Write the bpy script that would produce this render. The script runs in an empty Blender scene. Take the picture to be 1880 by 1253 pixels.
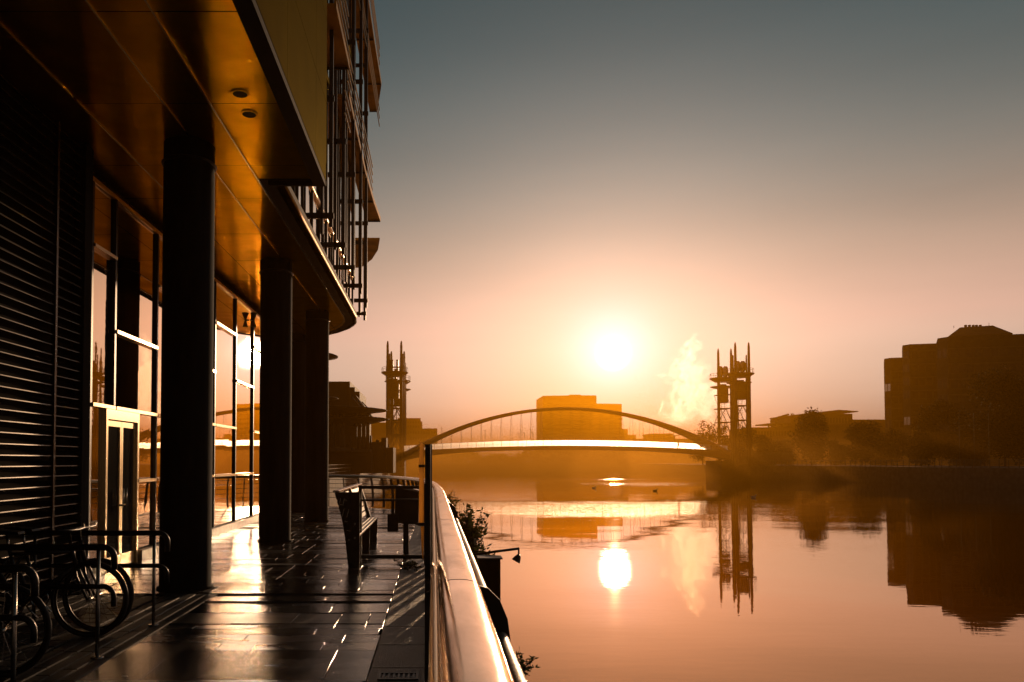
import bpy, bmesh, math, random
from mathutils import Vector, Matrix
random.seed(7)
R = math.radians
sc = bpy.context.scene
C = sc.collection

# ------------------------------------------------------------------ camera
FPX = 1408.0; HZ = 848.0; VX = 798.0; CAMZ = 1.6; PITCH = 1.8
cd = bpy.data.cameras.new('camera'); cam = bpy.data.objects.new('camera', cd); C.objects.link(cam)
sc.camera = cam
cd.sensor_width = 36; cd.lens = 36*FPX/1880; cd.clip_start = 0.05; cd.clip_end = 6000
cam.location = (0, 0, CAMZ); cam.rotation_euler = (R(90+PITCH), 0, 0)
cd.shift_x = (940-VX)/1880
cd.shift_y = (HZ - FPX*math.tan(R(PITCH)) - 626.5)/1880
# ------------------------------------------------------------------ sun + sky
AZ = R(13.15); EL = R(7.84)
S = Vector((math.sin(AZ)*math.cos(EL), math.cos(AZ)*math.cos(EL), math.sin(EL)))
ld = bpy.data.lights.new('sun', 'SUN'); ld.energy = 3.4; ld.angle = R(0.55); ld.color = (1.0, 0.60, 0.32)
so = bpy.data.objects.new('sun', ld); C.objects.link(so)
so.rotation_euler = (-S).to_track_quat('-Z', 'Y').to_euler(); so.location = (60, 200, 60)

W = bpy.data.worlds.new('World'); sc.world = W; W.use_nodes = True
nt = W.node_tree; N = nt.nodes; L = nt.links; N.clear()
def wn(t, **k):
    n = N.new(t)
    for a, b in k.items(): setattr(n, a, b)
    return n
def wmath(op, a, b=None, c=None):
    n = wn('ShaderNodeMath', operation=op)
    for i, v in enumerate((a, b, c)):
        if v is None: continue
        if isinstance(v, (int, float)): n.inputs[i].default_value = v
        else: L.new(v, n.inputs[i])
    return n.outputs[0]
tc = wn('ShaderNodeTexCoord')
nrm = wn('ShaderNodeVectorMath', operation='NORMALIZE'); L.new(tc.outputs['Generated'], nrm.inputs[0])
sep = wn('ShaderNodeSeparateXYZ'); L.new(nrm.outputs[0], sep.inputs[0])
ramp = wn('ShaderNodeValToRGB'); cr = ramp.color_ramp; cr.interpolation = 'B_SPLINE'
SKY = [(0.0, (1.15,.70,.54)), (.08, (1.16,.73,.58)), (.15, (1.14,.69,.535)), (.23, (.62,.42,.31)), (.31, (.25,.24,.21)),
       (.39, (.115,.15,.15)), (.48, (.036,.082,.095)), (.62, (.02,.05,.062)), (1.0, (.012,.03,.038))]
cr.elements[0].position = 0; cr.elements[0].color = (*SKY[0][1], 1)
cr.elements[1].position = 1; cr.elements[1].color = (*SKY[-1][1], 1)
for p, c in SKY[1:-1]:
    e = cr.elements.new(p); e.color = (*c, 1)
L.new(wmath('MAXIMUM', sep.outputs[2], 0.0), ramp.inputs[0])
dot = wn('ShaderNodeVectorMath', operation='DOT_PRODUCT'); L.new(nrm.outputs[0], dot.inputs[0]); dot.inputs[1].default_value = S
ang = wmath('MULTIPLY', wmath('ARCCOSINE', wmath('MINIMUM', dot.outputs['Value'], 1.0)), 180/math.pi)
# far side of the sky (away from the sun) is much dimmer and bluer
side = wmath('POWER', wmath('MAXIMUM', wmath('MULTIPLY_ADD', dot.outputs['Value'], .5, .5), 0.0), 2.2)
sidef = wmath('MULTIPLY_ADD', side, .95, .05)
def wcol(fac, rgb):
    n = wn('ShaderNodeVectorMath', operation='SCALE'); n.inputs[0].default_value = rgb
    L.new(fac, n.inputs['Scale']); return n.outputs[0]
def wadd(a, b):
    n = wn('ShaderNodeVectorMath', operation='ADD'); L.new(a, n.inputs[0]); L.new(b, n.inputs[1]); return n.outputs[0]
cnz = wn('ShaderNodeTexNoise'); cmp_ = wn('ShaderNodeMapping'); cmp_.inputs['Scale'].default_value = (2.2, 2.2, 14.0); cmp_.inputs['Rotation'].default_value = (.12, .08, 0)
L.new(nrm.outputs[0], cmp_.inputs[0]); L.new(cmp_.outputs[0], cnz.inputs[0]); cnz.inputs['Scale'].default_value = 1.3; cnz.inputs['Detail'].default_value = 5
sidef = wmath('MULTIPLY', sidef, wmath('MULTIPLY_ADD', cnz.outputs[0], .22, .89))
sk0 = wn('ShaderNodeVectorMath', operation='SCALE'); L.new(ramp.outputs[0], sk0.inputs[0]); L.new(sidef, sk0.inputs['Scale'])
def gexp(sig, p=1.0):   # exp(-(angle/sig)^p)
    return wmath('EXPONENT', wmath('MULTIPLY', wmath('POWER', wmath('DIVIDE', ang, sig), p), -1.0))
tot = wadd(sk0.outputs[0], wcol(gexp(9.6, 1.15), (.38, .43, .45)))
tot = wadd(tot, wcol(gexp(2.3, 1.5), (.35, .50, .85)))
tot = wadd(tot, wcol(gexp(.50, 2.4), (2600, 1900, 1350)))
nish = wn('ShaderNodeTexSky', sky_type='NISHITA'); nish.sun_disc = False; nish.sun_elevation = EL; nish.sun_rotation = AZ
nish.air_density = 1.5; nish.dust_density = 3.0
nsc = wn('ShaderNodeVectorMath', operation='SCALE'); L.new(nish.outputs[0], nsc.inputs[0]); nsc.inputs['Scale'].default_value = .004
tot = wadd(tot, nsc.outputs[0])
bg = wn('ShaderNodeBackground'); L.new(tot, bg.inputs[0]); bg.inputs[1].default_value = 1.0
wo = wn('ShaderNodeOutputWorld'); L.new(bg.outputs[0], wo.inputs[0])
W.cycles.sampling_method = 'MANUAL'; W.cycles.sample_map_resolution = 4096
# ------------------------------------------------------------------ exposure / render
sc.view_settings.view_transform = 'Standard'; sc.view_settings.look = 'None'
sc.view_settings.exposure = 0.0; sc.view_settings.gamma = 1.0
cy = sc.cycles
cy.max_bounces = 8; cy.diffuse_bounces = 3; cy.glossy_bounces = 6; cy.transmission_bounces = 6; cy.volume_bounces = 0
cy.transparent_max_bounces = 16
cy.sample_clamp_indirect = 120.0; cy.sample_clamp_direct = 0.0; cy.blur_glossy = 0.3
cy.use_denoising = True
HAZE_D = 0.0016

# ------------------------------------------------------------------ helpers
MATS = {}
def mat(name, color, rough=.6, metal=0.0, vary=.0, vscale=3.0, rvary=0.0, bump=0.0, bscale=20.0, stretch=(1,1,1), ior=None, color2=None, spec=None, coat=0, trans_mix=None, obj=False):
    if name in MATS: return MATS[name]
    m = bpy.data.materials.new(name); m.use_nodes = True; t = m.node_tree; n = t.nodes; l = t.links
    b = n['Principled BSDF']; b.inputs['Base Color'].default_value = (*color, 1)
    b.inputs['Roughness'].default_value = rough; b.inputs['Metallic'].default_value = metal
    if ior: b.inputs['IOR'].default_value = ior
    if spec is not None: b.inputs['Specular IOR Level'].default_value = spec
    if coat: b.inputs['Coat Weight'].default_value = coat; b.inputs['Coat Roughness'].default_value = .1
    if vary or rvary or bump or color2:
        c = n.new('ShaderNodeTexCoord') if obj else n.new('ShaderNodeNewGeometry')
        mp = n.new('ShaderNodeMapping'); mp.inputs['Scale'].default_value = stretch
        l.new(c.outputs['Object'] if obj else c.outputs['Position'], mp.inputs[0])
        nz = n.new('ShaderNodeTexNoise'); nz.inputs['Scale'].default_value = vscale; nz.inputs['Detail'].default_value = 5
        l.new(mp.outputs[0], nz.inputs[0])
        if vary or color2:
            mx = n.new('ShaderNodeMix'); mx.data_type = 'RGBA'
            c2 = color2 if color2 else tuple(max(0, x*(1-vary)) for x in color)
            c1 = color if color2 else tuple(x*(1+vary) for x in color)
            mx.inputs[6].default_value = (*c1, 1); mx.inputs[7].default_value = (*c2, 1)
            rp = n.new('ShaderNodeMapRange'); rp.inputs[1].default_value = .35; rp.inputs[2].default_value = .65
            l.new(nz.outputs[0], rp.inputs[0]); l.new(rp.outputs[0], mx.inputs[0]); l.new(mx.outputs[2], b.inputs['Base Color'])
        if rvary:
            rr = n.new('ShaderNodeMapRange'); rr.inputs[1].default_value = .3; rr.inputs[2].default_value = .7
            rr.inputs[3].default_value = max(.01, rough-rvary); rr.inputs[4].default_value = rough+rvary
            l.new(nz.outputs[0], rr.inputs[0]); l.new(rr.outputs[0], b.inputs['Roughness'])
        if bump:
            n2 = n.new('ShaderNodeTexNoise'); n2.inputs['Scale'].default_value = bscale; n2.inputs['Detail'].default_value = 6
            l.new(mp.outputs[0], n2.inputs[0])
            bp = n.new('ShaderNodeBump'); bp.inputs['Strength'].default_value = 1; bp.inputs['Distance'].default_value = bump
            l.new(n2.outputs[0], bp.inputs['Height']); l.new(bp.outputs[0], b.inputs['Normal'])
    MATS[name] = m
    return m

EACH = {'window_transom','stalk','hanger','corner_window','joint_seam','mullion','bracket_arm','sun_fin','louvre_blade','slot_glint','rail','picket','baluster',
        'clamp','plate','crossbar','tower_block','annexe','roof_vent','spandrel','pedal','abutment','platform','jib','kerb','terrace','lower_wall','joint_trim','handle','louvre_post','counterweight'}
class MB:
    def __init__(s): s.v = []; s.f = []; s.sm = []
    def face(s, pts, smooth=False):
        i = len(s.v); s.v += [tuple(p) for p in pts]; s.f.append(list(range(i, i+len(pts)))); s.sm.append(smooth)
    def box(s, x0, x1, y0, y1, z0, z1, M=None, taper=None):
        i = len(s.v)
        P = [(x0,y0,z0),(x1,y0,z0),(x1,y1,z0),(x0,y1,z0),(x0,y0,z1),(x1,y0,z1),(x1,y1,z1),(x0,y1,z1)]
        if M is not None: P = [tuple(M @ Vector(p)) for p in P]
        s.v += P
        for q in ((3,2,1,0),(4,5,6,7),(0,1,5,4),(1,2,6,5),(2,3,7,6),(3,0,4,7)):
            s.f.append([i+k for k in q]); s.sm.append(False)
        return s
    def cbox(s, c, size, rz=0, rx=0, ry=0):
        M = Matrix.Translation(c) @ Matrix.Rotation(rz, 4, 'Z') @ Matrix.Rotation(ry, 4, 'Y') @ Matrix.Rotation(rx, 4, 'X')
        a, b, d = size; return s.box(-a/2, a/2, -b/2, b/2, -d/2, d/2, M)
    def bevbox(s, x0, x1, y0, y1, z0, z1, b, M=None):     # box with chamfered top edges
        P = [(x0,y0,z0),(x1,y0,z0),(x1,y1,z0),(x0,y1,z0),(x0,y0,z1-b),(x1,y0,z1-b),(x1,y1,z1-b),(x0,y1,z1-b),
             (x0+b,y0+b,z1),(x1-b,y0+b,z1),(x1-b,y1-b,z1),(x0+b,y1-b,z1)]
        if M is not None: P = [tuple(M @ Vector(p)) for p in P]
        i = len(s.v); s.v += P
        for q in ((0,1,5,4),(1,2,6,5),(2,3,7,6),(3,0,4,7),(4,5,9,8),(5,6,10,9),(6,7,11,10),(7,4,8,11),(8,9,10,11)):
            s.f.append([i+k for k in q]); s.sm.append(False)
    def prism(s, poly, axis, a0, a1, M=None):
        # poly in the two other axes; extruded along axis from a0 to a1
        def mk(p, a):
            if axis == 'z': q = (p[0], p[1], a)
            elif axis == 'y': q = (p[0], a, p[1])
            else: q = (a, p[0], p[1])
            return tuple(M @ Vector(q)) if M is not None else q
        n = len(poly); i = len(s.v)
        s.v += [mk(p, a0) for p in poly] + [mk(p, a1) for p in poly]
        s.f.append([i+k for k in range(n)][::-1]); s.sm.append(False)
        s.f.append([i+n+k for k in range(n)]); s.sm.append(False)
        for k in range(n):
            s.f.append([i+k, i+(k+1) % n, i+n+(k+1) % n, i+n+k]); s.sm.append(False)
        return s
    def tube(s, pts, r, n=8, caps=True, closed=False):
        pts = [Vector(p) for p in pts]; m = len(pts)
        rs = r if isinstance(r, (list, tuple)) else [r]*m
        base = len(s.v); up = Vector((0, 0, 1)); prevn = None
        for k in range(m):
            if closed: t = pts[(k+1) % m]-pts[k-1]
            else: t = pts[min(k+1, m-1)]-pts[max(k-1, 0)]
            t.normalize()
            a = up if abs(t.dot(up)) < .98 else Vector((0, 1, 0))
            if prevn is not None: a = prevn
            u = (a - t*a.dot(t)); u.normalize(); w = t.cross(u); prevn = u
            for j in range(n):
                th = 2*math.pi*j/n
                s.v.append(tuple(pts[k]+(u*math.cos(th)+w*math.sin(th))*rs[k]))
        for k in range(m if closed else m-1):
            k2 = (k+1) % m
            for j in range(n):
                s.f.append([base+k*n+j, base+k*n+(j+1) % n, base+k2*n+(j+1) % n, base+k2*n+j]); s.sm.append(n > 5)
        if caps and not closed:
            s.f.append([base+j for j in range(n)][::-1]); s.sm.append(False)
            s.f.append([base+(m-1)*n+j for j in range(n)]); s.sm.append(False)
        return s
    def lathe(s, prof, c, n=24, smooth=True, sx=1, sy=1):
        i = len(s.v)
        for (r, z) in prof:
            for j in range(n):
                th = 2*math.pi*j/n; s.v.append((c[0]+r*math.cos(th)*sx, c[1]+r*math.sin(th)*sy, c[2]+z))
        for k in range(len(prof)-1):
            for j in range(n):
                s.f.append([i+k*n+j, i+k*n+(j+1) % n, i+(k+1)*n+(j+1) % n, i+(k+1)*n+j]); s.sm.append(smooth)
        s.f.append([i+j for j in range(n)][::-1]); s.sm.append(False)
        s.f.append([i+(len(prof)-1)*n+j for j in range(n)]); s.sm.append(False)
        return s
    def sweep(s, prof, path, caps=True):      # profile (u,v): u to the right of travel, v up
        path = [Vector(p) for p in path]; m = len(path); n = len(prof); b = len(s.v)
        for k in range(m):
            t = path[min(k+1, m-1)]-path[max(k-1, 0)]; t.z = 0; t.normalize(); r = Vector((t.y, -t.x, 0))
            for (u, v) in prof: s.v.append(tuple(path[k]+r*u+Vector((0, 0, v))))
        for k in range(m-1):
            for j in range(n):
                s.f.append([b+k*n+j, b+k*n+(j+1) % n, b+(k+1)*n+(j+1) % n, b+(k+1)*n+j]); s.sm.append(True)
        if caps:
            s.f.append([b+j for j in range(n)]); s.sm.append(False)
            s.f.append([b+(m-1)*n+j for j in range(n)][::-1]); s.sm.append(False)
        return s
    def build(s, name, m, parent=None, loc=None, keep=False):
        if name in EACH and parent is not None:
            comps = s.components()
            if len(comps) > 1:
                first = None
                for vi, fi in comps:
                    b = MB(); mp = {v: k for k, v in enumerate(vi)}; b.v = [s.v[v] for v in vi]; b.f = [[mp[v] for v in s.f[f]] for f in fi]; b.sm = [s.sm[f] for f in fi]
                    c = [sum(p[a] for p in b.v)/len(b.v) for a in range(3)]
                    o = b.build1(name, m, parent, c, keep); first = first or o
                return first
        return s.build1(name, m, parent, loc, keep)
    def components(s):
        p = list(range(len(s.v)))
        def find(a):
            while p[a] != a: p[a] = p[p[a]]; a = p[a]
            return a
        for f in s.f:
            r0 = find(f[0])
            for v in f[1:]: p[find(v)] = r0
        d = {}
        for v in range(len(s.v)): d.setdefault(find(v), ([], []))[0].append(v)
        for i, f in enumerate(s.f): d[find(f[0])][1].append(i)
        return list(d.values())
    def build1(s, name, m, parent=None, loc=None, keep=False):
        me = bpy.data.meshes.new(name); 
        off = Vector(loc) if loc is not None else Vector((0, 0, 0))
        if parent is not None and loc is None: off = wloc(parent)
        me.from_pydata([tuple(Vector(v)-off) for v in s.v], [], s.f)
        me.polygons.foreach_set('use_smooth', s.sm)
        me.materials.append(m); me.update()
        if not keep:
            bm = bmesh.new(); bm.from_mesh(me); bmesh.ops.recalc_face_normals(bm, faces=bm.faces); bm.to_mesh(me); bm.free()
        o = bpy.data.objects.new(name, me); C.objects.link(o)
        if parent is not None:
            o.parent = parent
            o.location = off - wloc(parent)
        else: o.location = off
        return o
def wloc(o):
    v = Vector((0, 0, 0))
    while o is not None: v = v + o.location; o = o.parent
    return v
def thing(name, label, cat, loc=(0,0,0), group=None):
    o = bpy.data.objects.new(name, None); C.objects.link(o); o.location = loc; o.empty_display_size = .3
    o['label'] = label; o['category'] = cat
    if group: o['group'] = group
    return o
def tag(o, label, cat, group=None):
    o['label'] = label; o['category'] = cat
    if group: o['group'] = group
    return o
def struct(o): o['kind'] = 'structure'; return o
def copy_tree(o, parent=None):
    c = o.copy(); C.objects.link(c); c.parent = parent
    for ch in list(o.children): copy_tree(ch, c)
    return c
def PX(px, d): return d*(px-VX)/FPX
def PZ(py, d): return CAMZ + (HZ-py)*d/FPX
def P(px, py, d): return Vector((PX(px, d), d, PZ(py, d)))

# ------------------------------------------------------------------ materials
WZ = -2.1
m_black = mat('black_steel', (.010,.010,.010), .42, .0, vary=.4, vscale=14, bump=.0006, bscale=90)
m_col = mat('dark_column_paint', (.019,.021,.021), .8, 0, spec=.05, vary=.4, vscale=1.6, bump=.0015, bscale=30, stretch=(3,3,.35))
m_soff = mat('soffit_metal', (.74,.45,.055), .345, .97, vary=.10, vscale=2.2, rvary=.05, bump=.0006, bscale=6, stretch=(1,1,1))
_nt = m_soff.node_tree; _b = _nt.nodes['Principled BSDF']; _b.inputs['Anisotropic'].default_value = .88; _b.inputs['Specular Tint'].default_value = (1,.74,.27,1)
_tv = _nt.nodes.new('ShaderNodeCombineXYZ'); _tv.inputs[1].default_value = 1.0; _nt.links.new(_tv.outputs[0], _b.inputs['Tangent'])
m_joint = mat('bright_trim', (.62,.56,.48), .30, .9)
m_dark = mat('dark_lens', (.012,.012,.012), .8)  # plain near-black of the downlight lenses
m_clad = mat('bronze_cladding', (.10,.075,.010), .62, .9, vary=.12, vscale=1.3, bump=.0008, bscale=30)
m_clad.node_tree.nodes['Principled BSDF'].inputs['Specular Tint'].default_value = (.48,.42,.10,1)
m_gold = mat('shelf_glow_gold', (.42,.22,.035), .42, .9, vary=.25, vscale=2)  # gold of reflected sun glow put into the sun shelf colour
m_fascia = mat('dark_fascia', (.020,.018,.013), .75, 0, vary=.2, vscale=2, spec=.15)
m_glass = mat('mirror_glazing', (.64,.52,.40), .012, 1.0, bump=.0009, bscale=.55)
m_glassu = mat('upper_glazing', (.72,.62,.52), .02, 1.0, bump=.002, bscale=.5)
m_mull = mat('mullion_metal', (.025,.022,.018), .4, .3)
m_trans = mat('transom_metal', (.70,.55,.34), .28, .9)
m_louv = mat('louvre_blade', (.05,.042,.034), .36, .8, vary=.15, vscale=4)
m_rail = mat('polished_rail', (.70,.50,.36), .18, 1.0, vary=.12, vscale=5, rvary=.09, bump=.0004, bscale=40, stretch=(1,.35,1))
m_tube = mat('frosted_tube', (.62,.55,.48), .45, .6, vary=.3, vscale=60, bump=.002, bscale=240)
m_stain = mat('stainless', (.5,.46,.42), .22, 1.0)
m_bridge = mat('bridge_paint', (.14,.11,.09), .5, .1, vary=.1, vscale=.4)
m_tower = mat('tower_steel', (.04,.032,.025), .55, .2, vary=.15, vscale=.6)
m_far = mat('far_cladding', (.05,.038,.028), .8, 0, vary=.2, vscale=.06)
m_farb = mat('far_brick', (.04,.027,.018), .85, 0, vary=.2, vscale=.15)
m_farw = mat('far_window', (.02,.018,.016), .25, 0)
m_conc = mat('quay_concrete', (.07,.06,.05), .8, 0, vary=.35, vscale=1.5, bump=.01, bscale=9)
m_bark = mat('bark', (.05,.038,.027), .9, 0, bump=.01, bscale=20)
m_theat = mat('theatre_metal', (.03,.025,.02), .75, .0, vary=.2, vscale=.5)
m_brickr = mat('office_brick', (.045,.047,.030), .8, 0, vary=.25, vscale=.5, bump=.01, bscale=3)
m_tyre = mat('tyre_rubber', (.015,.015,.015), .45)

def leafmat(name, c, tr=.5):
    m = bpy.data.materials.new(name); m.use_nodes = True; t = m.node_tree; n = t.nodes; l = t.links
    b = n['Principled BSDF']; b.inputs['Base Color'].default_value = (*c, 1); b.inputs['Roughness'].default_value = .9; b.inputs['Specular IOR Level'].default_value = .1
    g = n.new('ShaderNodeNewGeometry'); nz = n.new('ShaderNodeTexNoise'); nz.inputs['Scale'].default_value = .9
    l.new(g.outputs['Position'], nz.inputs[0])
    mx = n.new('ShaderNodeMix'); mx.data_type = 'RGBA'; mx.inputs[6].default_value = (*[x*.6 for x in c], 1); mx.inputs[7].default_value = (*[x*1.4 for x in c], 1)
    l.new(nz.outputs[0], mx.inputs[0]); l.new(mx.outputs[2], b.inputs['Base Color'])
    tl = n.new('ShaderNodeBsdfTranslucent'); l.new(mx.outputs[2], tl.inputs[0])
    ms = n.new('ShaderNodeMixShader'); ms.inputs[0].default_value = tr
    l.new(b.outputs[0], ms.inputs[1]); l.new(tl.outputs[0], ms.inputs[2]); l.new(ms.outputs[0], n['Material Output'].inputs[0])
    return m
m_panel = leafmat('sunlit_panel', (.75,.5,.2), .85)  # orange of a sunlit plate put into the panel's colour and translucency
m_leaf = leafmat('leaf', (.03,.032,.012), .10)
m_leafn = leafmat('shrub_leaf', (.05,.055,.02), .4)
# translucent parapet of the bridge
m_par = bpy.data.materials.new('frosted_parapet'); m_par.use_nodes = True
_n = m_par.node_tree.nodes; _l = m_par.node_tree.links
_b = _n['Principled BSDF']; _b.inputs['Base Color'].default_value = (.9,.88,.84,1); _b.inputs['Roughness'].default_value = .3
_t = _n.new('ShaderNodeBsdfTranslucent'); _t.inputs[0].default_value = (.98,.96,.92,1)
_m = _n.new('ShaderNodeMixShader'); _m.inputs[0].default_value = .95
_r = _n.new('ShaderNodeBsdfRefraction'); _r.inputs['Roughness'].default_value = .78; _r.inputs['IOR'].default_value = 1.3; _r.inputs[0].default_value = (.98,.97,.95,1)
_a = _n.new('ShaderNodeMixShader'); _a.inputs[0].default_value = .55; _l.new(_t.outputs[0], _a.inputs[1]); _l.new(_r.outputs[0], _a.inputs[2])
_l.new(_b.outputs[0], _m.inputs[1]); _l.new(_a.outputs[0], _m.inputs[2]); _l.new(_m.outputs[0], _n['Material Output'].inputs[0])

m_clear = bpy.data.materials.new('clear_parapet'); m_clear.use_nodes = True
_n = m_clear.node_tree.nodes; _l = m_clear.node_tree.links
_t = _n.new('ShaderNodeBsdfTransparent'); _m = _n.new('ShaderNodeMixShader'); _m.inputs[0].default_value = .88
_l.new(_n['Principled BSDF'].outputs[0], _m.inputs[1]); _l.new(_t.outputs[0], _m.inputs[2]); _l.new(_m.outputs[0], _n['Material Output'].inputs[0])

# wet paving
def paving_mat():
    m = bpy.data.materials.new('wet_paving'); m.use_nodes = True; t = m.node_tree; n = t.nodes; l = t.links
    b = n['Principled BSDF']
    g = n.new('ShaderNodeNewGeometry')
    oi = n.new('ShaderNodeVertexColor'); oi.layer_name = 'slab'
    nz = n.new('ShaderNodeTexNoise'); nz.inputs['Scale'].default_value = 2.2; nz.inputs['Detail'].default_value = 8; nz.inputs['Roughness'].default_value = .65
    mp = n.new('ShaderNodeMapping'); mp.inputs['Scale'].default_value = (.7, 1.6, 1); l.new(g.outputs['Position'], mp.inputs[0]); l.new(mp.outputs[0], nz.inputs[0])
    sp = n.new('ShaderNodeSeparateColor'); l.new(oi.outputs[0], sp.inputs[0])
    # roughness: wet film patches + per-slab variation
    r1 = n.new('ShaderNodeMapRange'); r1.inputs[1].default_value = .38; r1.inputs[2].default_value = .66; r1.inputs[3].default_value = .05; r1.inputs[4].default_value = .20
    l.new(nz.outputs[0], r1.inputs[0])
    ad = n.new('ShaderNodeMath'); ad.operation = 'MULTIPLY_ADD'; ad.inputs[1].default_value = .30; l.new(sp.outputs[0], ad.inputs[0]); l.new(r1.outputs[0], ad.inputs[2])
    l.new(ad.outputs[0], b.inputs['Roughness'])
    mx = n.new('ShaderNodeMix'); mx.data_type = 'RGBA'; mx.inputs[6].default_value = (.028,.026,.024,1); mx.inputs[7].default_value = (.085,.075,.068,1)
    l.new(sp.outputs[1], mx.inputs[0]); l.new(mx.outputs[2], b.inputs['Base Color'])
    fine = n.new('ShaderNodeTexNoise'); fine.inputs['Scale'].default_value = 85; fine.inputs['Detail'].default_value = 4; l.new(g.outputs['Position'], fine.inputs[0])
    bp = n.new('ShaderNodeBump'); bp.inputs['Distance'].default_value = .0016; bp.inputs['Strength'].default_value = 1
    l.new(fine.outputs[0], bp.inputs['Height'])
    b2 = n.new('ShaderNodeBump'); b2.inputs['Distance'].default_value = .006; b2.inputs['Strength'].default_value = 1
    l.new(nz.outputs[0], b2.inputs['Height']); l.new(bp.outputs[0], b2.inputs['Normal']); l.new(b2.outputs[0], b.inputs['Normal'])
    b.inputs['IOR'].default_value = 1.6; b.inputs['Coat Weight'].default_value = .5; b.inputs['Coat Roughness'].default_value = .12
    l.new(b2.outputs[0], b.inputs['Coat Normal'])
    return m
m_pave = paving_mat()
m_grit = mat('exposed_aggregate', (.070,.064,.056), .38, 0, vary=.55, vscale=110, bump=.009, bscale=120)
m_grout = mat('joint_grit', (.02,.018,.016), .8, 0, bump=.003, bscale=150)

# ------------------------------------------------------------------ water
def water_mat():
    m = bpy.data.materials.new('river_water'); m.use_nodes = True; t = m.node_tree; n = t.nodes; l = t.links
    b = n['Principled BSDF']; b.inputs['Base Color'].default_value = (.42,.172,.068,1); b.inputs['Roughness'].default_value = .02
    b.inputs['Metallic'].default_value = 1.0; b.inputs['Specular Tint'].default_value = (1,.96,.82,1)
    g = n.new('ShaderNodeNewGeometry')
    def nz(scale, st, det, rgh=.5):
        mp = n.new('ShaderNodeMapping'); mp.inputs['Scale'].default_value = st; mp.inputs['Rotation'].default_value = (0, 0, .12); l.new(g.outputs['Position'], mp.inputs[0])
        x = n.new('ShaderNodeTexNoise'); x.inputs['Scale'].default_value = scale; x.inputs['Detail'].default_value = det; x.inputs['Roughness'].default_value = rgh
        l.new(mp.outputs[0], x.inputs[0]); return x.outputs[0]
    big = nz(.16, (.8, 1.3, 1), 1); small = nz(1.9, (.55, 1.5, 1), 2); patch = nz(.018, (.35, 1.6, 1), 3)
    pr = n.new('ShaderNodeMapRange'); pr.inputs[1].default_value = .46; pr.inputs[2].default_value = .62; pr.inputs[3].default_value = .12; pr.inputs[4].default_value = 1.0; l.new(patch, pr.inputs[0])
    mu = n.new('ShaderNodeMath'); mu.operation = 'MULTIPLY'; l.new(small, mu.inputs[0]); l.new(pr.outputs[0], mu.inputs[1])
    # a wind-ruffled patch out towards the bridge
    sx = n.new('ShaderNodeVectorMath'); sx.operation = 'SUBTRACT'; sx.inputs[1].default_value = (33, 148, WZ); l.new(g.outputs['Position'], sx.inputs[0])
    sc_ = n.new('ShaderNodeVectorMath'); sc_.operation = 'MULTIPLY'; sc_.inputs[1].default_value = (1/17, 1/42, 0); l.new(sx.outputs[0], sc_.inputs[0])
    ln = n.new('ShaderNodeVectorMath'); ln.operation = 'LENGTH'; l.new(sc_.outputs[0], ln.inputs[0])
    rm = n.new('ShaderNodeMapRange'); rm.interpolation_type = 'SMOOTHSTEP'; rm.inputs[1].default_value = .35; rm.inputs[2].default_value = 1.0; rm.inputs[3].default_value = 5.0; rm.inputs[4].default_value = 1.0
    l.new(ln.outputs['Value'], rm.inputs[0])
    m3 = n.new('ShaderNodeMath'); m3.operation = 'MULTIPLY'; l.new(mu.outputs[0], m3.inputs[0]); l.new(rm.outputs[0], m3.inputs[1]); mu = m3
    b1 = n.new('ShaderNodeBump'); b1.inputs['Distance'].default_value = .0085; l.new(mu.outputs[0], b1.inputs['Height'])
    b2 = n.new('ShaderNodeBump'); b2.inputs['Distance'].default_value = .022; l.new(big, b2.inputs['Height']); l.new(b1.outputs[0], b2.inputs['Normal'])
    l.new(b2.outputs[0], b.inputs['Normal'])
    return m
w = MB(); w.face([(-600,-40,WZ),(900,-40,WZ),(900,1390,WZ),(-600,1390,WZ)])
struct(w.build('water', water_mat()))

# ------------------------------------------------------------------ land masses
LX = -4.78   # plane of the ground floor glazing
rail_path = [(.10,-1.5),(.10,2),(.095,5),(.085,9),(.075,13),(.03,16),(-.08,19),(-.32,21.6),(-.75,24),(-1.45,26.1),(-2.5,27.4),(-3.9,28),(-5.5,28.1),(-9,28.1)]
def smooth_path(p, n=6):
    out = []
    for i in range(len(p)-1):
        p0 = p[max(i-1,0)]; p1 = p[i]; p2 = p[i+1]; p3 = p[min(i+2,len(p)-1)]
        for k in range(n):
            t = k/n
            out.append(tuple(.5*((2*p1[a])+(-p0[a]+p2[a])*t+(2*p0[a]-5*p1[a]+4*p2[a]-p3[a])*t*t+(-p0[a]+3*p1[a]-3*p2[a]+p3[a])*t**3) for a in range(len(p1))))
    out.append(tuple(p[-1])); return out
RP = smooth_path(rail_path, 6)
def offset_path(p, off):
    o = []
    for k in range(len(p)):
        a = Vector(p[max(k-1,0)]); b = Vector(p[min(k+1,len(p)-1)]); t = (b-a).normalized()
        o.append((p[k][0]+t.y*off, p[k][1]-t.x*off))
    return o
edge = offset_path(RP, .30)
q = MB(); q.prism([(-40,-1.5)]+edge+[(-40, 28.4)], 'z', -6, -.06)
q.box(-40, .40, -30, -1.5, -6, -.06)
struct(q.build('quay_ground', m_conc))

def edge_x(y):        # water side limit of the paving (rail line) at this y
    best = None
    for (a, b) in zip(RP[:-1], RP[1:]):
        if min(a[1], b[1]) <= y <= max(a[1], b[1]) and abs(b[1]-a[1]) > 1e-6:
            t = (y-a[1])/(b[1]-a[1]); x = a[0]+(b[0]-a[0])*t
            best = x if best is None else max(best, x)
    return best if best is not None else -4.
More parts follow.
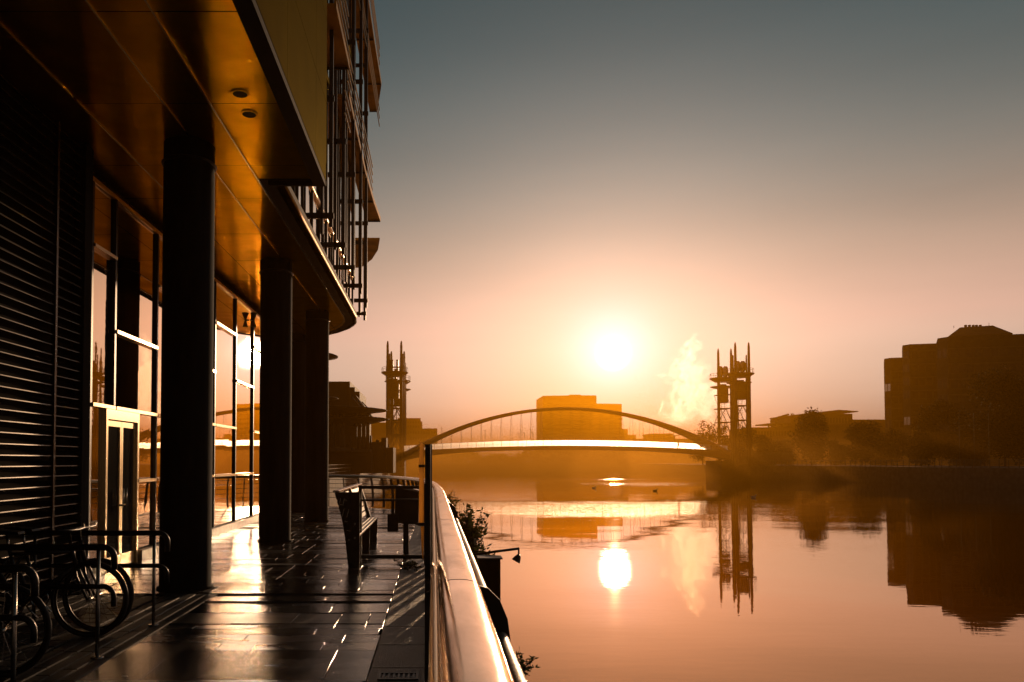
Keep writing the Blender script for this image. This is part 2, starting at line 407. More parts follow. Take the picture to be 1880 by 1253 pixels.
# paving slabs: real slabs, each a hair out of level
pv = MB(); cols = []
y = 1.2; rnd = random.Random(11)
while y < 27.9:
    cw = rnd.choice([.22,.24,.3,.3,.45,.58]) 
    ctilt = rnd.gauss(0, .022); x = -2.62 - rnd.uniform(0, .0)
    xe = min(-.5, edge_x(min(y+cw, 27.9))-.35)
    lim = xe
    ccol = rnd.random()
    if y > 9.2: x = -4.7
    while x < lim-.05:
        ln = rnd.choice([.3,.45,.6,.75,.9]); x1 = min(x+ln, lim)
        M = Matrix.Translation(((x+x1)/2, y+cw/2, rnd.gauss(0, .0012))) @ Matrix.Rotation(ctilt+rnd.gauss(0,.0045), 4, 'X') @ Matrix.Rotation(rnd.gauss(0,.004), 4, 'Y')
        g = .003
        nf = len(pv.f)
        pv.bevbox(-(x1-x)/2+g, (x1-x)/2-g, -cw/2+g, cw/2-g, -.05, 0, .0026, M)
        cc = (min(1, max(0, .8*ccol**2+.2*rnd.random())), rnd.random(), 0, 1)
        cols += [cc]*(len(pv.f)-nf)
        x = x1
    y += cw
o = pv.build('pavement', m_pave); struct(o)
ca = o.data.color_attributes.new('slab', 'FLOAT_COLOR', 'CORNER')
li = 0
for p_ in o.data.polygons:
    for _ in p_.loop_indices: ca.data[_].color = cols[p_.index]
# gritty edge strip of larger aggregate slabs along the rail
gs = MB(); y = 1.0; rnd = random.Random(5)
while y < 25.5:
    ln = rnd.choice([.55,.6,.6,.75]); xe = edge_x(y+ln)
    xl = min(-.5, xe-.35)
    if not (4.55 < y < 5.1):
        gs.bevbox(xl+.004, xe+.16, y+.004, y+ln-.004, -.055, .002+rnd.uniform(-.001,.001), .005)
    else:
        gs.bevbox(xl+.004, xe+.16, y+.004, y+ln-.004, -.055, .0015, .005)
    y += ln
struct(gs.build('path', m_grit))
# cobbled strip under the bike stands
cs = MB(); rnd = random.Random(9)
xx = LX+.1
while xx < -3.28:
    y = 1.2
    while y < 9.2:
        ln = rnd.uniform(.18,.3)
        cs.bevbox(xx+.004, xx+.196, y+.003, y+ln-.003, -.06, rnd.uniform(-.003,.003), .006); y += ln
    xx += .2
for k in range(5):
    x0 = -3.25+k*.125
    y = 1.2
    while y < 9.4:
        ln = rnd.uniform(.5,.8); cs.bevbox(x0+.006, x0+.118, y+.003, y+ln-.003, -.06, .001, .007); y += ln
struct(cs.build('cobbles', mat('dark_setts', (.025,.023,.021), .6, 0, vary=.4, vscale=60, bump=.003, bscale=120, spec=.3)))
# drain grate in the aggregate strip
t = thing('drain_grate', 'small dark slotted drain grate let into the gritty edge paving by the rail', 'drain', (-.27, 5.75, .004))
g = MB()
g.box(-.42,-.12,5.66,5.68,.004,.012); g.box(-.42,-.12,5.82,5.84,.004,.012); g.box(-.42,-.40,5.68,5.82,.004,.012); g.box(-.14,-.12,5.68,5.82,.004,.012)
g.build('frame', m_black, t)
g = MB()
for k in range(7): g.box(-.385+k*.037, -.37+k*.037, 5.68, 5.82, .005, .010)
g.build('grille', m_black, t)

# other banks
b = MB(); b.prism([(-8.5,62),(-9.4,120),(-10.5,190),(-16,260),(-14,470),(-600,470),(-600,62)], 'z', -5, .25); struct(b.build('left_bank_ground', m_conc))
b = MB(); b.prism([(84,-38),(82,60),(81.5,110),(80.5,150),(77,190),(80,240),(95,330),(120,470),(899,470),(899,-38)], 'z', -5, .7); struct(b.build('right_bank_ground', m_conc))
b = MB(); b.prism([(-600,470),(-30,470),(40,500),(130,470),(899,470),(899,1389),(-600,1389)], 'z', -5, .6); struct(b.build('far_bank_ground', m_conc))
struct(MB().prism([(-40,-39),(-600,-39),(-600,61),(-40,61)][::-1], 'z', -5, -.07).build('back_ground', m_conc))

# ------------------------------------------------------------------ the building above the walk
CZ = 5.70
bld = thing('office_building', 'dark bronze building on round columns over the riverside walk at left', 'building', (-4, 14, 0))
# columns
for (x, y) in ((-3.17, 9.8), (-3.22, 15.5), (-3.20, 20.8), (-4.42, 24.6)):
    c = MB(); c.lathe([(.35,0),(.35,.02),(.318,.03),(.318,CZ-.02)], (x, y, 0), 48)
    o = c.build('column', m_col, bld, loc=(x, y, 0))
    k = MB(); k.lathe([(.30,.0),(.34,.012),(.345,.03),(.318,.05)], (x, y, CZ-.30), 40); k.build('collar', m_black, o)
# second, hidden row behind the camera that shades the walk as the building goes on
for y in (4.1, -1.6):
    c = MB(); c.lathe([(.35,0),(.318,.03),(.318,CZ-.02)], (-3.17, y, 0), 40); c.build('column', m_col, bld, loc=(-3.17, y, 0))
# soffit outline (curved end)
def curve_end(x0, y0, n=14, ry=5.6, rx=8.0):   # from (x0,y0) round to the left
    return [(x0-rx*(1-math.cos(a*math.pi/2/n)), y0+ry*math.sin(a*math.pi/2/n)) for a in range(n+1)]
so_poly = [(-1.62,-6),(-1.62,11.15),(-2.26,11.15)] + curve_end(-2.26, 22.0) + [(-14, 27.6),(-14,-6)]
s_ = MB()
joints = [3.3,5.08,6.87,8.67,10.5,11.84,13.7,15.55,17.3,19.1,20.9,22.7,24.5,26.3]
lanes = [-14,-10.6,-7.4,-4.07,-3.10,-2.57,-1.78]
# soffit panels as separate shallow trays with open joints
def clip_poly(poly, axis, val, keep_less):
    out = []
    for i in range(len(poly)):
        a = poly[i]; b_ = poly[(i+1) % len(poly)]
        ia = (a[axis] <= val) if keep_less else (a[axis] >= val); ib = (b_[axis] <= val) if keep_less else (b_[axis] >= val)
        if ia: out.append(a)
        if ia != ib:
            t = (val-a[axis])/(b_[axis]-a[axis]); out.append((a[0]+(b_[0]-a[0])*t, a[1]+(b_[1]-a[1])*t))
    return out
inner = [(-1.79,-6),(-1.79,11.0),(-2.58,11.0)] + curve_end(-2.58, 21.8, 14, 5.3, 7.6) + [(-14,27.05),(-14,-6)]
ys = [-6]+joints+[28]
rnd = random.Random(3)
for i in range(len(ys)-1):
    for j in range(len(lanes)-1):
        p_ = clip_poly(clip_poly(inner, 1, ys[i]+.006, False), 1, ys[i+1]-.006, True)
        if len(p_) < 3: continue
        p_ = clip_poly(clip_poly(p_, 0, lanes[j]+.006, False), 0, lanes[j+1]-.006, True)
        if len(p_) < 3: continue
        pts = [(a[0], a[1], CZ) for a in p_]
        cx = sum(a[0] for a in p_)/len(p_); cy_ = sum(a[1] for a in p_)/len(p_); tx, ty = rnd.gauss(0,.0012), rnd.gauss(0,.0016)
        pts = [(a, b2, CZ+.004+(a-cx)*tx+(b2-cy_)*ty) for a, b2, _ in pts]
        s_.face(pts)
soff = s_.build('soffit', m_soff, bld)
s2 = MB(); s2.prism(so_poly, 'z', CZ+.03, CZ+.22); s2.build('soffit_edge', m_fascia, bld)
# bright thin trims in the long joints
tr = MB()
for (x, y0, y1) in ((-4.07, 8.6, 11.7), (-3.10, 1, 9.4), (-2.57, 1, 21.5), (-1.785, 1, 11.0), (-3.10, 10.2, 15.1), (-3.10, 16, 20.4), (-4.07,1,8.5)):
    tr.box(x-.007, x+.007, y0, y1, CZ-.012, CZ+.02)
pp = curve_end(-2.575, 21.5, 14, 5.3, 7.6)[:7]
tr.tube([(a, b_, CZ-.004) for a, b_ in pp], .008, 5)
tr.build('joint_trim', m_joint, bld)
# downlights
for (x, y) in ((-2.17, 8.43), (-2.19, 8.93)):
    d = MB(); d.lathe([(.100,-.006),(.103,0),(.086,.002),(.082,-.005)], (x, y, CZ), 32)
    f = d.build('downlight', m_soff, bld, loc=(x, y, CZ))
    e = MB(); e.lathe([(.080,-.007),(.06,-.006),(.03,-.005)], (x, y, CZ), 24); e.build('lens', m_dark, f)
# fascia of nearer upper box and its facade
fb = MB(); fb.box(-1.78, -1.605, -6, 11.15, CZ-.05, CZ+.035); fb.box(-2.45,-1.6, 11.15, 11.2, CZ-.04, CZ+.30)
fb.build('fascia_lip', m_fascia, bld)
FX = -1.60
cl = MB(); TOP = 26.0
zs = [CZ+.03, 6.9, 8.15, 9.5, 11.3, 13.2, 15.2, 18, 21, TOP]; yj = [-6, 1.5, 5.0, 8.2, 10.2, 11.2]
slots = [(9.2, 9.62, 11.25, 15.0)]
for i in range(len(zs)-1):
    for j in range(len(yj)-1):
        y0, y1, z0, z1 = yj[j]+.004, yj[j+1]-.004, zs[i]+.004, zs[i+1]-.004
        cl.box(FX-.03, FX, y0, y1, z0, z1)
cl.box(FX-.5, FX-.03, 11.15, 11.2, CZ+.3, TOP)
cl.build('cladding', m_clad, bld)
bk = MB(); bk.box(-12, FX-.032, -6, 11.14, CZ+.24, TOP-.2); bk.build('box_wall', m_fascia, bld)
for (y0, y1, z0, z1) in ((8.75, 8.95, 9.62, 14.5), (9.9, 10.05, 10.9, 14.5)):
    wv = MB(); wv.box(FX+.001, FX+.05, y0, y1, z0, z1); o = wv.build('window', m_mull, bld, loc=(FX, y0, z0))
    wv = MB(); wv.box(FX+.05, FX+.054, y0+.04, y1-.04, z0+.04, z1-.04); wv.build('pane', m_glassu, o)
# upper curtain wall beyond the box
GX = -2.38
gpath = [(GX, 11.25)] + [(GX, y) for y in (13.1,14.7,16.65,18.6,20.55,22.0)] + curve_end(GX, 22.0, 10, 5.4, 7.6)[1:]
levels = [(5.93, 6.85), (6.90, 9.9), (10.1, 12.9), (13.0, 15.5), (15.7, 18.4), (18.5, 22), (22.1, TOP)]
ug = MB(); rnd = random.Random(4)
for i in range(len(gpath)-1):
    a, b_ = gpath[i], gpath[i+1]
    for (z0, z1) in levels:
        j1, j2 = rnd.gauss(0,.006), rnd.gauss(0,.006)
        ug.face([(a[0]+j1,a[1],z0),(b_[0]+j2,b_[1],z0),(b_[0]+j2*.5,b_[1],z1),(a[0]+j1*.4,a[1],z1)])
ug.build('upper_glazing', m_glassu, bld)
core = MB(); core.prism([(GX-.08,11.25),(GX-.08,22)]+curve_end(GX-.08,22,10,5.3,7.5)+[(-12,27.3),(-12,11.25)], 'z', CZ+.23, TOP-.5); core.build('inner_core', m_fascia, bld)
sill = MB(); gp3 = [(a, b_, 0) for a, b_ in gpath]
sill.sweep([(0.0,5.73),(.125,5.73),(.13,5.80),(.06,5.93),(0,5.935)], gp3)
sill.build('window_sill', mat('gold_sill', (.42,.20,.035), .55, .8, vary=.4, vscale=4, bump=.003, bscale=12), bld)
ts = MB(); ts.sweep([(0,6.84),(.05,6.84),(.05,6.91),(0,6.91)], gp3); ts.build('transom', m_trans, bld)
ts = MB()
for z in (9.9, 12.9, 15.5, 18.4): ts.sweep([(0,z),(.04,z),(.04,z+.18),(0,z+.18)], gp3)
ts.build('spandrel', m_clad, bld)
um = MB()
for i in range(1, len(gpath)-1):
    a = gpath[i]; um.box(a[0]-.02, a[0]+.03, a[1]-.02, a[1]+.02, 5.93, TOP-1)
for i in range(len(gpath)-1):
    a = ((gpath[i][0]+gpath[i+1][0])/2, (gpath[i][1]+gpath[i+1][1])/2); um.box(a[0]-.015, a[0]+.02, a[1]-.012, a[1]+.012, 5.93, TOP-1)
um.build('mullion', m_mull, bld)
# vertical sun fins on brackets
FZ = 6.30
fin_y = [12.75,14.7,16.7,18.65,20.6,22.5,24.5]
for i, y in enumerate(fin_y):
    bend = max(0, y-22.3)*.11
    x0 = GX+.02-bend; x1 = x0+.36
    z0 = FZ if i else 8.2
    fi = MB()
    for kz in (z0, 8.6, 11.9, 14.4, 17.2):
        if kz >= z0: fi.box(x0, x1+.05, y-.03, y+.03, kz, kz+.11)
    o = fi.build('bracket_arm', m_black, bld, loc=(x0, y, z0))
    fi = MB(); fi.box(x1-.045, x1+.03, y-.035, y+.035, z0-.16, TOP)
    fi.box(x1-.21, x1-.155, y-.03, y+.03, z0-.30 if i % 2 else z0-.05, TOP); fi.build('sun_fin', m_black, o)
# sun shelves at two storeys, panel by panel, and louvre blades above
def shelf(y0, y1, xo0, xo1, z, xi=GX, drop=.0):
    s = MB(); s.prism([(xi, y0), (xo0, y0), (xo1, y1), (xi, y1)], 'z', z, z+.06)
    s.prism([(xo0-.02,y0),(xo0+.015,y0),(xo1+.015,y1),(xo1-.02,y1)],'z', z-.03, z+.12)
    o = s.build('sun_shelf', m_gold, bld, loc=(xo0, y0, z))
    f = MB(); f.box(xi, xo1, y1-.03, y1, z-.05, z-.002); f.build('shelf_rib', m_black, o)
for (y0, y1, a, b_) in ((13.9,16.1,-1.83,-1.83),(17.4,19.7,-1.98,-2.0),(19.74,22.0,-2.0,-2.02),(22.04,24.5,-2.02,-1.98),(24.54,26.5,-1.98,-1.90)):
    shelf(y0, y1, a, b_, 10.0)
s = MB(); s.prism([(-2.08,28.8),(-2.25,30.2),(-2.6,31.6),(-3.2,33),(-4.6,33),(-4.6,28.8)], 'z', 10, 10.08); s.build('sun_shelf', m_gold, bld)
for (y0, y1, a, b_) in ((20.0,22.0,-2.05,-2.05),(22.04,25,-2.02,-2.02),(25.04,28,-2.02,-1.99),(28.04,30.2,-1.99,-2.30)):
    shelf(y0, y1, a, b_, 15.6, xi=-2.6)
shelf(14.5,19.9,-1.83,-2.0,15.6)
lb = MB()
for z in (10.35,10.6,10.85,11.1): 
    lb.box(-2.02,-1.99, 17.4,24.5,z,z+.03)
    lb.box(-1.86,-1.83, 13.9,16.1,z,z+.03)
for z in (13.9,14.2,14.5,16.2,16.5,16.8): lb.box(-2.04,-2.01,19,27.8,z,z+.03)
for z in (9.1,9.35,9.6): lb.box(-1.95,-1.92,16.3,17.3,z,z+.03)
lb.build('louvre_blade', m_trans, bld)

# ground floor glazing
my = [10.55,11.33,13.05,14.80,16.52,18.26,20.03,21.8,23.6]
DY0, DY1 = 11.05, 12.22
tz = [1.30, 2.40, 3.54, 4.62]
pattern = {0:(2.40,4.62), 1:(1.3,2.40,3.54), 2:(1.3,2.40,4.62), 3:(1.3,2.4,3.54), 4:(1.3,2.4,4.62), 5:(1.3,3.54), 6:(2.4,4.62), 7:(1.3,3.54)}
rnd = random.Random(21)
for i in range(len(my)-1):
    y0, y1 = my[i], my[i+1]
    cuts = [.2]+list(pattern[i])+[5.5]
    pan = MB()
    for a, b_ in zip(cuts[:-1], cuts[1:]):
        j = [rnd.gauss(0,.0035) for _ in range(2)]
        ya, yb = y0, y1
        if b_ <= 2.41:
            if i == 0: yb = DY0
            if i == 1: ya = DY1
        pan.face([(LX+j[0],ya+.02,a+.01),(LX+j[1],yb-.02,a+.01),(LX+j[1]*.3,yb-.02,b_-.01),(LX+j[0]*.4,ya+.02,b_-.01)])
    o = pan.build('window', m_glass, bld, loc=(LX, y0, 0))
    f = MB()
    for z in pattern[i]:
        ya, yb = y0, y1
        if z < 2.3:
            if i == 1: ya = DY1
        f.box(LX-.02, LX+.07, ya+.02, yb-.02, z-.03, z+.02)
    f.build('window_transom', m_trans, o)
mm = MB()
for i, y in enumerate(my):
    z0 = .0
    if i == 1: z0 = 2.43
    mm.box(LX-.06, LX+.045, y-.028, y+.028, z0, 5.56)
mm.build('mullion', m_mull, bld)
hd = MB(); hd.box(LX-.06, LX+.05, 10.5, 26.5, 5.5, 5.56); hd.build('head_rail', m_trans, bld)
hd = MB(); hd.box(LX-.3, LX-.07, -6, 27.5, 0.0, CZ+.02); hd.build('back_wall', m_fascia, bld)
kb = MB(); kb.bevbox(LX-.05, LX+.10, DY1+.1, 23.8, 0, .19, .015); kb.bevbox(LX-.05, LX+.10, 9.9, DY0-.1, 0, .19, .015); kb.build('kerb', mat('kerb_stone', (.30,.25,.19), .35, 0, vary=.2, vscale=6, bump=.003, bscale=30), bld)
eb = MB(); eb.box(LX-.06, LX+.06, 23.63, 27.0, 0, CZ); eb.build('end_wall', m_fascia, bld)
# double door
door = MB(); door.box(LX-.03, LX+.06, DY0-.03, DY0+.03, 0, 2.40); door.box(LX-.03, LX+.06, DY1-.03, DY1+.03, 0, 2.40); door.box(LX-.03, LX+.06, DY0+.03, DY1-.03, 2.22, 2.37)
dr = door.build('door', m_trans, bld, loc=(LX, DY0, 0))
dm = (DY0+DY1)/2
for (a, b_) in ((DY0+.035, dm-.004), (dm+.004, DY1-.035)):
    lf = MB(); lf.box(LX-.01, LX+.03, a, a+.05, .02, 2.2); lf.box(LX-.01, LX+.03, b_-.05, b_, .02, 2.2); lf.box(LX-.01, LX+.03, a+.05, b_-.05, .02, .2); lf.box(LX-.01, LX+.03, a+.05, b_-.05, 2.12, 2.2)
    l_ = lf.build('door_leaf', m_trans, dr)
    pn = MB(); pn.box(LX+.005, LX+.012, a+.05, b_-.05, .2, 2.12); pn.build('door_glass', mat('door_glass', (.02,.02,.018), .08, 0, ior=1.5), dr)
hn = MB(); hn.tube([(LX+.09, dm-.06, .9),(LX+.09, dm-.06, 1.2)], .012, 8); hn.tube([(LX+.09, dm+.06, .9),(LX+.09, dm+.06, 1.2)], .012, 8); hn.box(LX+.03, LX+.09, dm-.07, dm-.05, .93,.96); hn.box(LX+.03, LX+.09, dm+.05, dm+.07, .93,.96)
hn.build('handle', m_stain, dr)
# louvre wall
LV = -4.50
lv = MB(); z = .12
while z < 5.6:
    i0 = len(lv.v)
    lv.prism([(LV-.10, z+.055),(LV-.095, z+.065),(LV+.002, z+.006),(LV+.004, z-.004),(LV-.004,z-.004)], 'y', 1.0, 9.72)
    z += .119
# prism axis y expects (x,z)
lo = lv.build('louvre_wall', m_louv, bld, loc=(LV, 1, 0))
ps = MB()
for y in (2.6, 4.2, 5.8, 7.4, 9.04): ps.box(LV-.03, LV+.02, y-.022, y+.022, 0, 5.66)
ps.build('louvre_post', m_louv, lo)
ps = MB(); ps.box(LV-.28, LV+.03, 9.72, 9.93, 0, 5.69); ps.build('corner_pier', m_col, bld)
ps = MB(); ps.box(LV-.16, LV-.12, 1, 9.72, 0, 5.69); ps.build('louvre_backing', m_fascia, bld)
# up-down wall light
wl = thing('wall_lamp', 'hourglass shaped up and down wall lamp high on the glazing', 'lamp', (LX+.11, 19.7, 5.1))
g = MB(); g.lathe([(.075,-.17),(.065,-.16),(.03,-.04),(.02,0),(.03,.04),(.085,.18),(.088,.19)], (LX+.11, 19.7, 5.25), 20); g.build('lamp_shade', m_clad, wl)
g = MB(); g.box(LX+.02, LX+.095, 19.67, 19.73, 5.235, 5.265); g.build('bracket', m_mull, wl)

# ------------------------------------------------------------------ railing
rl = thing('riverside_railing', 'curved steel railing with broad polished handrail along the river edge', 'railing', (.1, 8, 0))
RP3 = [(a, b_, 1.10) for a, b_ in RP]
prof = []
for k in range(20):
    th = 2*math.pi*k/20; prof.append((.087*math.copysign(abs(math.cos(th))**.8, math.cos(th)), .040*math.sin(th)))
h = MB(); h.sweep([(u, v-.02) for u, v in prof], RP3); hr = h.build('handrail', m_rail, rl)
prof2 = [(.020*math.cos(2*math.pi*k/10)-.097, .030*math.sin(2*math.pi*k/10)-.052) for k in range(10)]
h = MB(); h.sweep(prof2, RP3); h.build('rail_lip', m_trans, hr)
jt = MB()
for y in (3.15, 6.4, 9.7, 13):
    xx = edge_x(y); jt.sweep([(u*1.015, v*1.03-.02) for u, v in prof], [(xx, y-.0015, 1.10), (xx, y+.0015, 1.10)])
jt.build('joint_seam', m_mull, hr)
# lower rods follow the bowed posts
def bow(z): return .015+.085*math.sin(math.pi*min(1, max(0, (1.06-z)/1.06))*.72)
for z in (.95,.80,.64,.47,.30):
    pth = offset_path(RP, bow(z)+.01); t_ = MB(); t_.tube([(a, b_, z) for a, b_ in pth], .009, 6); t_.build('rod', m_black, rl)
# outboard tube
pth = offset_path(RP[:int(len(RP)*.55)], .188); t_ = MB(); t_.tube([(a, b_, .85) for a, b_ in pth], .026, 12); t_.build('lower_tube', m_tube, rl)
# posts
acc = 0; last = None; posts = []
dist = .0
for k in range(len(RP)-1):
    a = Vector(RP[k]); b_ = Vector(RP[k+1]); seg = (b_-a).length; s0 = dist
    while posts is not None and (len(posts)+1)*.62 <= s0+seg:
        t = ((len(posts)+1)*.62-s0)/seg; p_ = a.lerp(b_, t); d_ = (b_-a).normalized(); posts.append((p_, d_))
    dist += seg
pl = []
for i in range(15):
    z = 1.055*(1-i/14); pl.append((bow(z)+.055-.02*(z), z))
for i in range(15):
    z = 1.055*(i/14); pl.append((bow(z)-.05, z))
def plate(poly, p_, d_, th):
    M = Matrix(((d_.y, d_.x, 0, p_.x), (-d_.x, d_.y, 0, p_.y), (0, 0, 1, 0), (0, 0, 0, 1)))
    m = MB(); m.prism(poly, 'y', -th/2, th/2, M); return m
first = None
for (p_, d_) in posts:
    if p_.y < 1.0 : continue
    if abs(p_.y-3.3) < .3 or abs(p_.y-10) < .3: continue
    plate(pl, p_, d_, .014).build('post', m_black, rl, loc=(p_.x, p_.y, 0))
big = [(.02,1.03),(.075,1.075),(.13,1.06),(.18,1.01),(.213,.93),(.225,.84),(.222,.72),(.2,.5),(.17,.3),(.14,.12),(.14,0),(.03,0),(.03,.3),(.035,.6),(.0,.8),(-.06,.93),(-.125,.99),(-.135,1.04),(-.10,1.06)]
for y in (3.3, 10.0):
    plate(big, Vector((edge_x(y), y)), Vector((0, 1)), .014).build('bowed_fin', m_black, rl, loc=(edge_x(y), y, 0))

# tall slim post by the rail
tp = thing('slim_totem', 'tall narrow black post with a sunlit edge panel standing inboard of the rail', 'post', (-.06, 4, 0))
g = MB(); g.prism([(-.052,0),(-.024,0),(-.022,1.69),(-.050,1.69)], 'y', 3.98, 4.10); g.build('post', m_black, tp)
g = MB(); g.box(-.0215,-.013, 3.985, 4.0, 0.0, 1.69); g.build('edge_strip', m_stain, tp)
g = MB(); g.prism([(-.083,1.28),(-.056,1.28),(-.056,1.57),(-.081,1.57)], 'y', 4.03, 4.045); g.prism([(-.081,1.585),(-.056,1.585),(-.056,1.69),(-.080,1.71)], 'y', 4.03, 4.045)
g.prism([(-.066,1.10),(-.058,1.08),(-.056,1.26),(-.074,1.26)], 'y', 4.03, 4.045); g.build('panel', m_panel, tp)
g = MB(); g.box(-.09,-.022, 4.05,4.075, 1.262,1.279); g.box(-.085,-.022, 4.05,4.075, 1.57,1.584); g.build('clamp', m_black, tp)
g = MB(); g.box(-.13,.06,3.9,4.2,.003,.014); g.build('foot_plate', m_black, tp)

# barrier frame
bf = thing('barrier_frame', 'low black tubular barrier frame standing between the bench and the rail', 'barrier', (-.65, 12, 0))
g = MB()
for z, th in ((1.20,.05),(1.00,.035),(.12,.06)): g.box(-1.14,-.16, 11.97, 12.03, z-th/2, z+th/2)
g.build('crossbar', m_black, bf)
for x in (-1.16, -.14):
    g = MB(); g.box(x-.025, x+.025, 11.96, 12.04, 0, 1.23); g.build('upright', m_black, bf)
g = MB(); g.box(-.74,-.57, 12.04,12.05,.5,.78); g.box(-.68,-.63,12.035,12.04,.78,1.0); g.build('plate', m_black, bf)
# bench, seen almost end-on
bn = thing('bench', 'black metal bench seen end-on, its tall slotted back leaning towards the columns', 'bench', (-1.3, 13.2, 0))
side = [(-1.13,0),(-1.30,0),(-1.325,.2),(-1.345,.4),(-1.375,.6),(-1.415,.8),(-1.465,1.0),(-1.51,1.12),(-1.50,1.14),(-1.13,1.14)]
for y in (11.6, 13.4, 15.2):
    g = MB(); g.prism(side if y < 12 else [(-1.14,0),(-1.30,0),(-1.34,.4),(-1.40,.8),(-1.50,1.12),(-1.46,1.13),(-1.34,.75),(-1.26,.50),(-1.13,.48)], 'y', y, y+.035); g.build('end_panel', m_black, bn)
for k in range(6):
    t_ = k/5; x = -1.36-.13*t_; z = .60+.46*t_
    g = MB(); M = Matrix.Translation((x, 13.42, z)) @ Matrix.Rotation(-.28, 4, 'Y'); g.box(-.010,.010,-1.76,1.76,-.033,.033,M); g.build('back_slat', m_black, bn)
for k in range(3):
    g = MB(); g.bevbox(-1.33+k*.068, -1.27+k*.068, 11.64, 15.2, .47, .50, .004); g.build('seat_slat', m_black, bn)
g = MB(); g.bevbox(-1.535,-1.44, 11.58, 15.26, 1.14, 1.165, .005); g.build('top_rail', m_stain, bn)
g = MB()
for (x, z, w_, hh) in ((-1.43,1.0,.012,.10),(-1.37,1.0,.012,.09),(-1.40,.95,.05,.012),(-1.34,1.02,.04,.012),(-1.38,.83,.012,.13),(-1.31,.82,.012,.12),(-1.34,.70,.05,.012),(-1.30,.56,.05,.012),(-1.29,.42,.02,.02),(-1.2,.66,.02,.03),(-1.2,.45,.02,.03)):
    g.cbox((x, 11.596, z), (w_, .008, hh), ry=.25)
g.build('slot_glint', m_stain, bn)  # shiny raised bars imitate light glimpsed through slots in the end panel
# lectern
lc = thing('information_lectern', 'black boxy lectern with sloping sunlit top on one leg beside the rail', 'lectern', (-.47, 12.7, 0))
g = MB(); g.prism([(-.66,.60),(-.27,.56),(-.25,1.10),(-.64,1.17)], 'y', 12.62, 12.84); g.build('box', m_black, lc)
g = MB(); g.prism([(-.67,1.185),(-.24,1.105),(-.24,1.125),(-.60,1.215)], 'y', 12.58, 12.9); g.build('top', m_stain, lc)
g = MB(); g.box(-.52,-.43,12.68,12.78,0,.6); g.build('leg', m_black, lc)

# ------------------------------------------------------------------ bike stands and bikes
def stand_mesh():
    g = MB(); r = .09; xr = 0.0; xl = -1.5; pts = []
    def hoop(zt, zb):
        c = [(xl, 0, zt), (xr-r, 0, zt)]
        for k in range(1, 7):
            a = math.pi/2*(1-k/6); c.append((xr-r+r*math.cos(a), 0, zt-r+r*math.sin(a)))
        c.append((xr, 0, zb)); return c
    g.tube(hoop(.90, .72), .027, 10); g.tube(hoop(.58, .42), .022, 10)
    return g
stp = None
for (y, lab) in ((6.30, 'middle of three black hooped bicycle stands, beside the strip drain'), (5.05, 'nearest black hooped bicycle stand at the left edge of the photo'), (7.55, 'farthest black hooped bicycle stand, just before the first column')):
    if stp is None:
        stp = thing('bicycle_stand', lab, 'bicycle stand', (-2.62, y, 0), 'bicycle stands along the louvred wall')
        g = stand_mesh(); me = g.build('hoop', m_black); me.parent = stp; me.location = (0,0,0)
        for x in (-.13, -1.3):
            g = MB(); g.tube([(x,0,0),(x,0,.90)], .017, 8); g.lathe([(.05,0),(.05,.01),(.02,.012)], (x,0,0), 12); me = g.build('post', m_stain if x > -1 else m_black); me.parent = stp; me.location = (0,0,0)
    else:
        c = copy_tree(stp); c.location = (-2.62, y, 0); c['label'] = lab
